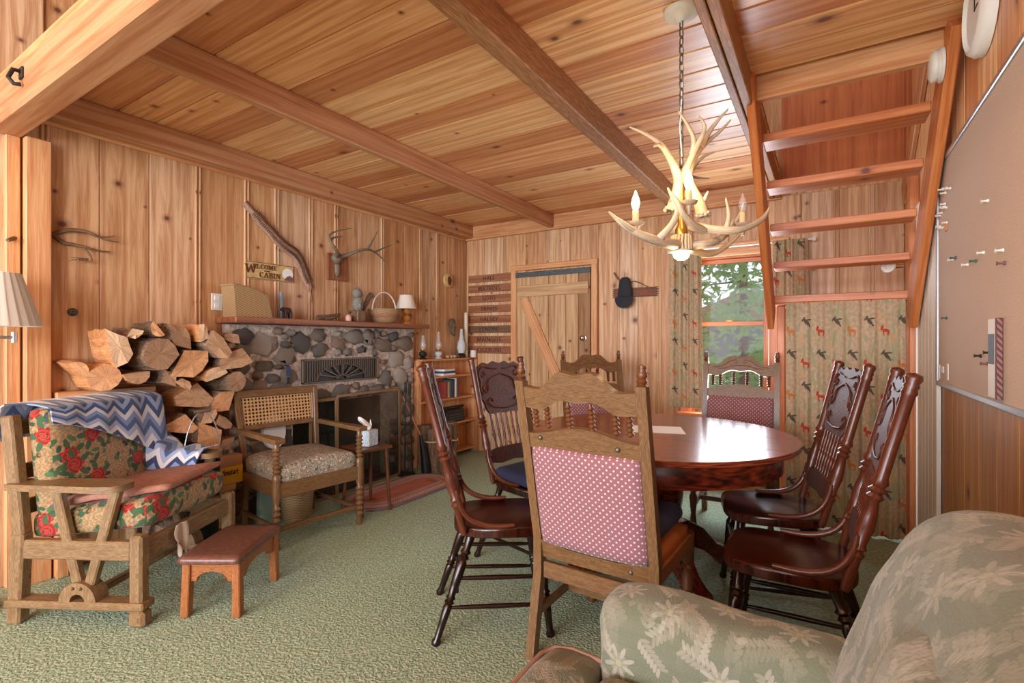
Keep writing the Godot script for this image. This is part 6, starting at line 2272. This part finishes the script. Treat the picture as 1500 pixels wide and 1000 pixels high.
	solo("glass_vial", k, M.blue_glass, "slim blue grey vial standing behind the bear figurine", "vial", Vector3(-3.45, my, -2.245))
	k = MB.new()
	horn(k, [Vector3(0, 0.02, 0.11), Vector3(0.01, 0.03, 0.02), Vector3(0, 0.05, -0.09)], 0.022, 0.014, 8)
	horn(k, [Vector3(0.02, 0.018, 0.05), Vector3(0.03, 0.022, -0.02), Vector3(0.0, 0.06, -0.11)], 0.018, 0.010, 8)
	solo("driftwood_piece", k, M.bark_grey, "grey driftwood chunk lying on the middle of the mantel", "driftwood", Vector3(-3.39, my, -2.62))
	k = MB.new()
	k.lathe([Vector2(0.0, 0), Vector2(0.02, 0.002), Vector2(0.026, 0.02), Vector2(0.022, 0.042), Vector2(0.010, 0.058), Vector2(0.0, 0.06)], 14)
	solo("wax_egg", k, M.pink_wax, "small pale pink egg ornament on the mantel", "ornament", Vector3(-3.37, my, -2.80))
	var sq := thing("squirrel_carving", "rough grey squirrel carving standing on the mantel", "carving", Vector3(-3.39, my, -2.92))
	k = MB.new()
	k.box(Vector3(0.09, 0.10, 0.09), Vector3(0, 0.05, 0), 0.012)
	part(sq, "stump", k, M.bark_grey)
	k = MB.new()
	k.t = Transform3D(Basis(), Vector3(0, 0.155, 0))
	k.blob(Vector3(0.045, 0.07, 0.05), 31, 0.15, 5)
	k.t = Transform3D(Basis(), Vector3(0.01, 0.245, 0.018))
	k.blob(Vector3(0.038, 0.045, 0.045), 32, 0.18, 5)
	for x in [-0.018, 0.022]:
		k.t = Transform3D(Basis(), Vector3(x, 0.288, 0.015))
		k.blob(Vector3(0.009, 0.016, 0.008), 33, 0.1, 3)
		k.t = Transform3D(Basis(), Vector3(x + 0.02, 0.14, 0.02))
		k.blob(Vector3(0.018, 0.025, 0.016), 34, 0.1, 3)
	part(sq, "squirrel", k, M.grey_rock)
	k = MB.new()
	horn(k, [Vector3(-0.01, 0.11, -0.06), Vector3(-0.01, 0.17, -0.10), Vector3(0.0, 0.22, -0.12), Vector3(0.0, 0.245, -0.15)], 0.018, 0.028, 8)
	part(sq, "tail", k, M.bark_grey)
	var hb := thing("handled_basket", "cream basket with an arched handle on the mantel", "basket", Vector3(-3.39, my, -3.22))
	k = MB.new()
	k.lathe([Vector2(0.085, 0), Vector2(0.10, 0.01), Vector2(0.125, 0.06), Vector2(0.145, 0.115), Vector2(0.148, 0.125), Vector2(0.135, 0.12), Vector2(0.10, 0.02), Vector2(0, 0.018)], 26)
	part(hb, "bowl", k, M.wicker_white)
	k = MB.new()
	k.lathe([Vector2(0.122, 0.05), Vector2(0.130, 0.055), Vector2(0.137, 0.075), Vector2(0.133, 0.08)], 26)
	part(hb, "band", k, M.mauve_pad)
	var arc := []
	for i in 15:
		var g := PI * i / 14.0
		arc.append(Vector3(0, 0.115 + sin(g) * 0.165, cos(g) * 0.142))
	k = MB.new()
	k.tube(arc, 0.006, 7)
	part(hb, "handle", k, M.cream_paint)
	var tl := thing("mantel_lamp", "small table lamp with turned wooden base and white shade on the mantel", "table lamp", Vector3(-3.39, my, -3.50))
	k = MB.new()
	k.lathe([Vector2(0.05, 0), Vector2(0.05, 0.012), Vector2(0.03, 0.02), Vector2(0.02, 0.03), Vector2(0.038, 0.05), Vector2(0.038, 0.07), Vector2(0.016, 0.088), Vector2(0.034, 0.105), Vector2(0.030, 0.12), Vector2(0.010, 0.135), Vector2(0.008, 0.16), Vector2(0, 0.16)], 18)
	part(tl, "base", k, M.lamp_wood)
	k = MB.new()
	k.lathe([Vector2(0.098, 0.145), Vector2(0.062, 0.275), Vector2(0.060, 0.274), Vector2(0.095, 0.146)], 22)
	part(tl, "lamp_shade", k, M.shade_cloth)
	# ---- back wall: name boards, hook rack with cap
	var names := ["HALL", "WATKINS", "SOTO", "TRAVIS", "HALSEY", "LENZINI", "MAINGOT", "CICERONI"]
	var where := ["topmost", "second", "third", "fourth", "fifth", "sixth", "seventh", "lowest"]
	for i in 8:
		var o := thing("name_board", "%s dark routed name board in the column beside the plank door" % where[i], "sign", Vector3(-3.205, 1.965 - i * 0.1155, -4.636), 0.0, "routed name boards beside the door")
		part(o, "board", bxm(Vector3(0.58, 0.082, 0.018), Vector3(0, 0, 0.009), 0.003, 0), M.sign_board_dark if i in [5] else M.sign_board)
		lettering(o, names[i], 0.046, Vector3(0.0, 0.0, 0.0195), 0.0, M.letter_dark, "Droid Sans", false, 1.15)
	var rk := thing("sign_rack", "dark sign board with red letters and twig hooks on the back wall", "sign", Vector3(-1.525, 1.715, -4.636))
	var zig := PackedVector2Array()
	for i in 9:
		zig.append(Vector2(-0.205 - (0.02 if i % 2 == 0 else 0.0), 0.045 - i * 0.011))
	for i in 9:
		zig.append(Vector2(0.205 + (0.02 if i % 2 == 0 else 0.0), -0.043 + i * 0.011))
	k = MB.new()
	k.prism(zig, 0.018, 0)
	k.t = Transform3D()
	var zb := part(rk, "board", k, M.sign_board_dark)
	zb.position.z = 0.01
	lettering(rk, "S", 0.05, Vector3(-0.165, 0.0, 0.021), 0.0, M.letter_red, "Droid Sans", true)
	lettering(rk, "HALL", 0.05, Vector3(0.10, -0.002, 0.021), 0.0, M.letter_red, "Droid Sans", false)
	k = MB.new()
	horn(k, [Vector3(-0.20, 0.20, 0.03), Vector3(-0.15, 0.13, 0.04), Vector3(-0.09, 0.09, 0.035), Vector3(0.0, 0.105, 0.03), Vector3(0.10, 0.06, 0.03), Vector3(0.20, 0.0, 0.02)], 0.008, 0.003, 6)
	horn(k, [Vector3(-0.09, 0.06, 0.01), Vector3(-0.085, 0.10, 0.05), Vector3(-0.08, 0.19, 0.06)], 0.007, 0.003, 6)
	part(rk, "twig_hook", k, M.twig)
	var cp := thing("baseball_cap", "dark baseball cap hanging from the twig hook", "cap", Vector3(-1.605, 1.70, -4.575))
	k = MB.new()
	k.rbox(Vector3(0.17, 0.20, 0.10), Vector3(0, 0.06, 0), 0.048, 8, func(p: Vector3) -> Vector3: return Vector3(p.x * (0.72 - p.y * 1.8), p.y, p.z * (0.8 - p.y * 2.0)))
	part(cp, "crown", k, M.cap_cloth)
	var bill := PackedVector2Array()
	for i in 15:
		var g := PI + PI * i / 14.0
		bill.append(Vector2(cos(g) * 0.088, sin(g) * 0.10))
	bill.append(Vector2(0.06, 0.02))
	bill.append(Vector2(-0.06, 0.02))
	k = MB.new()
	k.t = Transform3D(Basis(Vector3.RIGHT, -0.25), Vector3(0, -0.04, 0.03))
	k.prism(bill, 0.006)
	part(cp, "bill", k, M.cap_cloth)

func build_bookcase() -> void:
	var b := thing("bookcase", "shallow pine bookcase in the corner beside the stone fireplace", "bookcase", Vector3(-3.45, 0, -4.15))
	var k: MB
	for z in [0.47, -0.47]:
		part(b, "side_panel", bxm(Vector3(0.16, 1.06, 0.022), Vector3(0, 0.53, z), 0.003), M.trim_wood)
	for y in [0.06, 0.37, 0.64, 0.88, 1.06]:
		part(b, "shelf", bxm(Vector3(0.165, 0.02, 0.92), Vector3(0, y, 0), 0.003, 2), M.trim_wood)
	part(b, "back_panel", bxm(Vector3(0.006, 1.04, 0.93), Vector3(-0.078, 0.53, 0), 0.0), M.trim_wood)
	# books, each its own
	var mats := ["book_red", "book_tan", "book_green", "book_blue", "book_black", "paper", "book_green", "book_red"]
	var z := 0.06
	var r := RandomNumberGenerator.new()
	r.seed = 4
	for i in 8:
		var w := r.randf_range(0.018, 0.034)
		var h := r.randf_range(0.16, 0.205)
		var o := solo("book", bxm(Vector3(0.12, h, w), Vector3(0, h / 2, 0), 0.003), M[mats[i]], "%s book standing on the third shelf of the bookcase" % ["red", "tan", "pale green", "blue", "black", "white", "dark green", "crimson"][i], "book", Vector3(-3.44, 0.651, -4.15 + z), 0.0, "books on the bookcase")
		z -= w + 0.003
	for i in 3:
		solo("flat_book", bxm(Vector3(0.13, 0.022, 0.20), Vector3(0, 0.011, 0), 0.002), M[["paper", "book_blue", "paper"][i]], ["white", "blue", "thin white"][i] + " book lying flat on the second shelf of the bookcase", "book", Vector3(-3.44, 0.891 + i * 0.0225, -4.13), 0.05 * i, "books on the bookcase")
	for i in 5:
		solo("book", bxm(Vector3(0.13, 0.22 - 0.01 * i, 0.03), Vector3(0, 0.11 - 0.005 * i, 0), 0.003), M[["book_black", "book_green", "book_tan", "book_black", "book_blue"][i]], "%s book on the low shelf of the bookcase" % ["tall black", "tall green", "tall tan", "shorter black", "shorter blue"][i], "book", Vector3(-3.44, 0.071, -4.12 - i * 0.034), 0.0, "books on the bookcase")
	# old typewriter case
	var ty := thing("typewriter", "black portable typewriter on the bookcase shelf", "typewriter", Vector3(-3.435, 0.381, -4.24))
	part(ty, "body", bxm(Vector3(0.13, 0.13, 0.32), Vector3(0, 0.066, 0), 0.012), M.black_paint)
	k = MB.new()
	k.tube([Vector3(0.02, 0.155, -0.17), Vector3(0.02, 0.155, 0.17)], 0.018, 10)
	part(ty, "platen", k, M.iron)
	for i in 3:
		part(ty, "key_row", bxm(Vector3(0.012, 0.010, 0.24), Vector3(0.066, 0.03 + i * 0.025, 0), 0.002, 2), M.galvanised)
	# oil lamps, candle, mug, shells on top
	var top := 1.0705
	var i2 := 0
	for q in [[-3.80, 0.21, "oil lamp with a clear chimney next to the stone edge"], [-4.04, 0.25, "oil lamp with a tall clear chimney in the middle of the bookcase top"]]:
		var l := thing("oil_lamp", q[2], "oil lamp", Vector3(-3.45, top, q[0]), 0.0, "oil lamps on the bookcase")
		k = MB.new()
		k.lathe([Vector2(0.04, 0), Vector2(0.042, 0.008), Vector2(0.018, 0.02), Vector2(0.04, 0.04), Vector2(0.04, 0.065), Vector2(0.015, 0.08), Vector2(0, 0.08)], 16)
		part(l, "font", k, M.frosted if i2 == 1 else M.iron)
		k = MB.new()
		k.lathe([Vector2(0.018, 0.078), Vector2(0.024, 0.085), Vector2(0.024, 0.10), Vector2(0.0, 0.10)], 14)
		part(l, "burner", k, M.brass)
		k = MB.new()
		k.lathe([Vector2(0.022, 0.10), Vector2(0.034, 0.135), Vector2(0.030, 0.165), Vector2(0.018, 0.195), Vector2(0.016, q[1] + 0.03), Vector2(0.0145, q[1] + 0.03), Vector2(0.0165, 0.195), Vector2(0.032, 0.135), Vector2(0.020, 0.10)], 16)
		part(l, "chimney", k, M.clear_glass)
		i2 += 1
	var l3 := thing("oil_lamp", "oil lamp with a milky round chimney beside the tall candle", "oil lamp", Vector3(-3.44, top, -4.42), 0.0, "oil lamps on the bookcase")
	k = MB.new()
	k.lathe([Vector2(0.045, 0), Vector2(0.045, 0.03), Vector2(0.02, 0.05), Vector2(0, 0.05)], 16)
	part(l3, "font", k, M.iron)
	k = MB.new()
	k.lathe([Vector2(0.035, 0.05), Vector2(0.04, 0.07), Vector2(0.052, 0.11), Vector2(0.045, 0.16), Vector2(0.028, 0.20), Vector2(0.018, 0.27), Vector2(0.016, 0.32), Vector2(0.0145, 0.32), Vector2(0.026, 0.20), Vector2(0.05, 0.11), Vector2(0.033, 0.05)], 18)
	part(l3, "chimney", k, M.frosted)
	k = MB.new()
	k.lathe([Vector2(0.02, 0.0), Vector2(0.02, 0.50), Vector2(0.016, 0.508), Vector2(0.0, 0.506)], 14)
	solo("tall_candle", k, M.candle, "tall white pillar candle in the corner on the bookcase", "candle", Vector3(-3.46, top, -4.53))
	k = MB.new()
	k.lathe([Vector2(0.03, 0), Vector2(0.035, 0.01), Vector2(0.035, 0.08), Vector2(0.032, 0.08), Vector2(0.031, 0.012), Vector2(0, 0.01)], 16)
	solo("white_mug", k, M.white_plastic, "white mug at the corner end of the bookcase", "mug", Vector3(-3.40, top, -4.59))
	for i in 4:
		k = MB.new()
		k.blob(Vector3(0.022, 0.018, 0.026), 700 + i, 0.3, 3)
		solo("sea_shell", k, [M.sign_cream, M.sleeve, M.stone_3, M.antler_grey][i], ["cream", "tan", "pale grey", "brown grey"][i] + " shell on the bookcase between the oil lamps", "shell", Vector3(-3.41, top + 0.017, -4.14 - i * 0.056), 0.0, "shells on the bookcase")

func build_right_wall_things() -> void:
	var k: MB
	# cork board
	var b := thing("cork_board", "large cork notice board in an aluminium frame", "notice board", Vector3(0.497, 1.578, -2.40))
	part(b, "cork", bxm(Vector3(0.012, 1.05, 1.70), Vector3(-0.008, 0, 0), 0.0), M.cork)
	for y in [-0.535, 0.535]:
		part(b, "frame_rail", bxm(Vector3(0.022, 0.022, 1.744), Vector3(-0.012, y, 0), 0.003, 2), M.alu)
	for z in [-0.861, 0.861]:
		part(b, "frame_rail", bxm(Vector3(0.022, 1.05, 0.022), Vector3(-0.012, 0, z), 0.003), M.alu)
	var g := "push pins on the cork board"
	var r := RandomNumberGenerator.new()
	r.seed = 19
	var pin := MB.new()
	pin.t = Transform3D(Basis(Vector3.FORWARD, -PI / 2).scaled(Vector3.ONE * 1.5), Vector3.ZERO)
	pin.lathe([Vector2(0.0045, 0.0), Vector2(0.0045, 0.003), Vector2(0.0025, 0.005), Vector2(0.0025, 0.011), Vector2(0.0048, 0.014), Vector2(0.0, 0.0145)], 8)
	var pm := pin.commit()
	for i in 26:
		var y: float = [1.92, 1.95, 1.86, 1.90, 1.82][i % 5] + r.randf_range(-0.06, 0.06) if i < 14 else r.randf_range(1.15, 1.75)
		var z := r.randf_range(-3.20, -2.95) if i < 14 else r.randf_range(-3.2, -2.15)
		var ci := 0 if i < 17 else i % 4
		solo("push_pin", pm, [M.white_plastic, M.book_green, M.letter_dark, M.braid_plum][ci], "%s push pin stuck in the cork board" % ["clear white", "green", "black", "purple"][ci], "push pin", Vector3(0.4825, y, z), 0.0, g)
	# papers pinned to it
	var pa := thing("brochure", "narrow grey and white printed brochure pinned low on the cork board", "brochure", Vector3(0.474, 1.195, -2.235))
	part(pa, "sheet", bxm(Vector3(0.012, 0.26, 0.10), Vector3(0, 0, 0), 0.001), M.paper)
	part(pa, "dark_print", bxm(Vector3(0.0135, 0.10, 0.07), Vector3(0, 0.03, -0.01), 0.0), M.dark_print)
	part(pa, "dark_spine", bxm(Vector3(0.014, 0.262, 0.022), Vector3(0, 0.0, 0.048), 0.001), M.braid_plum)
	for q in [[1.10, -3.22, 0.07, 0.03, "tiny torn paper corner at the foot of the cork board"], [1.11, -3.02, 0.075, 0.03, "small white ticket pinned low on the cork board"], [1.115, -3.14, 0.03, 0.06, "small folded paper scrap pinned low on the cork board"]]:
		solo("paper_scrap", bxm(Vector3(0.002, q[2], q[3]), Vector3.ZERO, 0.0), M.paper, q[4], "paper scrap", Vector3(0.4815, q[0], q[1]))
	k = MB.new()
	k.box(Vector3(0.003, 0.05, 0.05), Vector3.ZERO, 0.0)
	k.t = Transform3D(Basis(Vector3.RIGHT, 0.6), Vector3(-0.002, 0, 0))
	k.box(Vector3(0.003, 0.026, 0.03), Vector3.ZERO, 0.0)
	solo("picture_tag", k, M.lamp_wood, "small orange picture tag pinned on the cork board", "tag", Vector3(0.480, 1.79, -3.05))
	# clock and smoke alarm
	var c := thing("wall_clock", "white rimmed oval wall clock above the cork board", "clock", Vector3(0.497, 2.46, -2.44))
	k = MB.new()
	k.t = Transform3D(Basis(Vector3.FORWARD, -PI / 2), Vector3.ZERO)
	k.lathe([Vector2(0.165, 0), Vector2(0.165, 0.02), Vector2(0.15, 0.04), Vector2(0.135, 0.045), Vector2(0.128, 0.03), Vector2(0.0, 0.03)], 36)
	part(c, "rim", k, M.white_paint)
	k = MB.new()
	k.t = Transform3D(Basis(Vector3.FORWARD, -PI / 2), Vector3(-0.03, 0, 0))
	k.lathe([Vector2(0.127, 0), Vector2(0.127, 0.002), Vector2(0, 0.002)], 32)
	part(c, "dial", k, M.paper)
	part(c, "hand", bxm(Vector3(0.002, 0.07, 0.005), Vector3(-0.034, 0.03, 0.0), 0.0), M.black_paint)
	part(c, "hand", bxm(Vector3(0.002, 0.005, 0.05), Vector3(-0.034, 0.0, 0.02), 0.0), M.black_paint)
	k = MB.new()
	k.t = Transform3D(Basis(Vector3.FORWARD, -PI / 2), Vector3(0.0, 0, 0))
	k.lathe([Vector2(0.072, 0), Vector2(0.072, 0.01), Vector2(0.064, 0.013), Vector2(0.064, 0.018), Vector2(0.067, 0.021), Vector2(0.064, 0.036), Vector2(0.046, 0.046), Vector2(0.0, 0.048)], 28)
	solo("smoke_alarm", k, M.white_plastic, "round white smoke alarm on the stair stringer", "smoke alarm", Vector3(0.428, 2.435, -2.79))
	# bare lamp socket below the treads
	var so := thing("lamp_socket", "brass bare bulb socket on a round plate under the treads", "lamp socket", Vector3(0.425, 1.735, -4.04))
	k = MB.new()
	k.t = Transform3D(Basis(Vector3.FORWARD, -PI / 2), Vector3.ZERO)
	k.lathe([Vector2(0.012, 0), Vector2(0.012, 0.05), Vector2(0, 0.05)], 12)
	part(so, "stem", k, M.brass)
	k = MB.new()
	k.t = Transform3D(Basis(Vector3.RIGHT, PI / 2).rotated(Vector3.UP, -0.5), Vector3(-0.07, 0, 0))
	k.lathe([Vector2(0.038, 0), Vector2(0.042, 0.012), Vector2(0.038, 0.02), Vector2(0.016, 0.02), Vector2(0.014, 0.012), Vector2(0, 0.012)], 20)
	part(so, "round_plate", k, M.white_plastic)

func build_outdoors() -> void:
	var k := MB.new()
	k.box(Vector3(30, 0.1, 22), Vector3(-1, -0.35, -16.1))
	k.box(Vector3(30, 0.1, 16), Vector3(-1, -0.35, 14.8))
	k.box(Vector3(12, 0.1, 11.9), Vector3(-9.9, -0.35, 0.85))
	struct("ground", k, M.lawn, "lawn around the cabin")
	# fence and a neighbour's shed
	var f := thing("rail_fence", "low wooden rail fence across the lawn outside the window", "fence", Vector3(-1.0, -0.3, -12.3))
	for i in 7:
		part(f, "post", bxm(Vector3(0.09, 1.0, 0.09), Vector3(-4.5 + i * 1.5, 0.5, 0), 0.006), M.fence_wood)
	for y in [0.45, 0.85]:
		part(f, "rail", bxm(Vector3(9.2, 0.10, 0.04), Vector3(0, y, 0.05), 0.004, 0), M.fence_wood)
	var s := thing("garden_shed", "pale garden shed beyond the fence outside the window", "shed", Vector3(-1.6, -0.3, -14.5))
	part(s, "walls", bxm(Vector3(3.6, 2.0, 2.4), Vector3(0, 1.0, 0), 0.01), M.shed)
	k = MB.new()
	k.t = Transform3D(Basis(), Vector3(0, 2.0, 0))
	k.prism(PackedVector2Array([Vector2(-2.0, 0), Vector2(2.0, 0), Vector2(0, 0.8)]), 2.8, 0)
	part(s, "roof", k, M.fence_wood)
	tree("pine_tree", "tall tree with light green boughs outside the window", Vector3(-0.92, -0.3, -7.2), 5.0, 0.07, 1)
	tree("pine_tree", "dense darker tree behind the fence outside the window", Vector3(-2.9, -0.3, -9.6), 6.0, 0.10, 2)
	tree("pine_tree", "leafy tree at the shed corner outside the window", Vector3(-0.3, -0.3, -10.6), 5.0, 0.09, 3)

func tree(called: String, label: String, at: Vector3, h: float, r: float, sd: int) -> void:
	var t := thing(called, label, "tree", at, 0.0, "trees outside the window")
	var g := RandomNumberGenerator.new()
	g.seed = sd * 31
	var k := MB.new()
	k.tube([Vector3.ZERO, Vector3(0.02, h * 0.4, 0.02), Vector3(-0.02, h * 0.75, 0), Vector3(0, h, 0)], [r, r * 0.85, r * 0.5, r * 0.1], 9)
	part(t, "trunk", k, M.twig)
	var l := MB.new()
	var wood := MB.new()
	for i in 34:
		var y := lerpf(h * 0.12, h * 0.97, i / 34.0)
		var a := i * 2.4 + g.randf()
		var reach := lerpf(1.3, 0.3, y / h) * g.randf_range(0.7, 1.1)
		var tip := Vector3(cos(a) * reach, y - reach * 0.12, sin(a) * reach)
		wood.tube([Vector3(0, y, 0), tip], [r * 0.22, 0.004], 5)
		for j in 120:
			var u := g.randf_range(0.25, 1.05)
			var p := Vector3(0, y, 0).lerp(tip, u) + Vector3(g.randf_range(-0.22, 0.22), g.randf_range(-0.20, 0.08), g.randf_range(-0.22, 0.22))
			var d := Vector3(g.randf_range(-1, 1), g.randf_range(-0.9, 0.2), g.randf_range(-1, 1)).normalized()
			var e := d.cross(Vector3(g.randf(), g.randf(), g.randf())).normalized()
			var s := g.randf_range(0.04, 0.09)
			l.face([p, p + d * s + e * s * 0.35, p + d * s * 2.0, p + d * s - e * s * 0.35], Vector3.UP)
	part(t, "branches", wood, M.twig)
	var fo := part(t, "foliage", l, M.leaf if sd != 2 else M.leaf_dark)
	fo.set_meta("kind", "stuff")
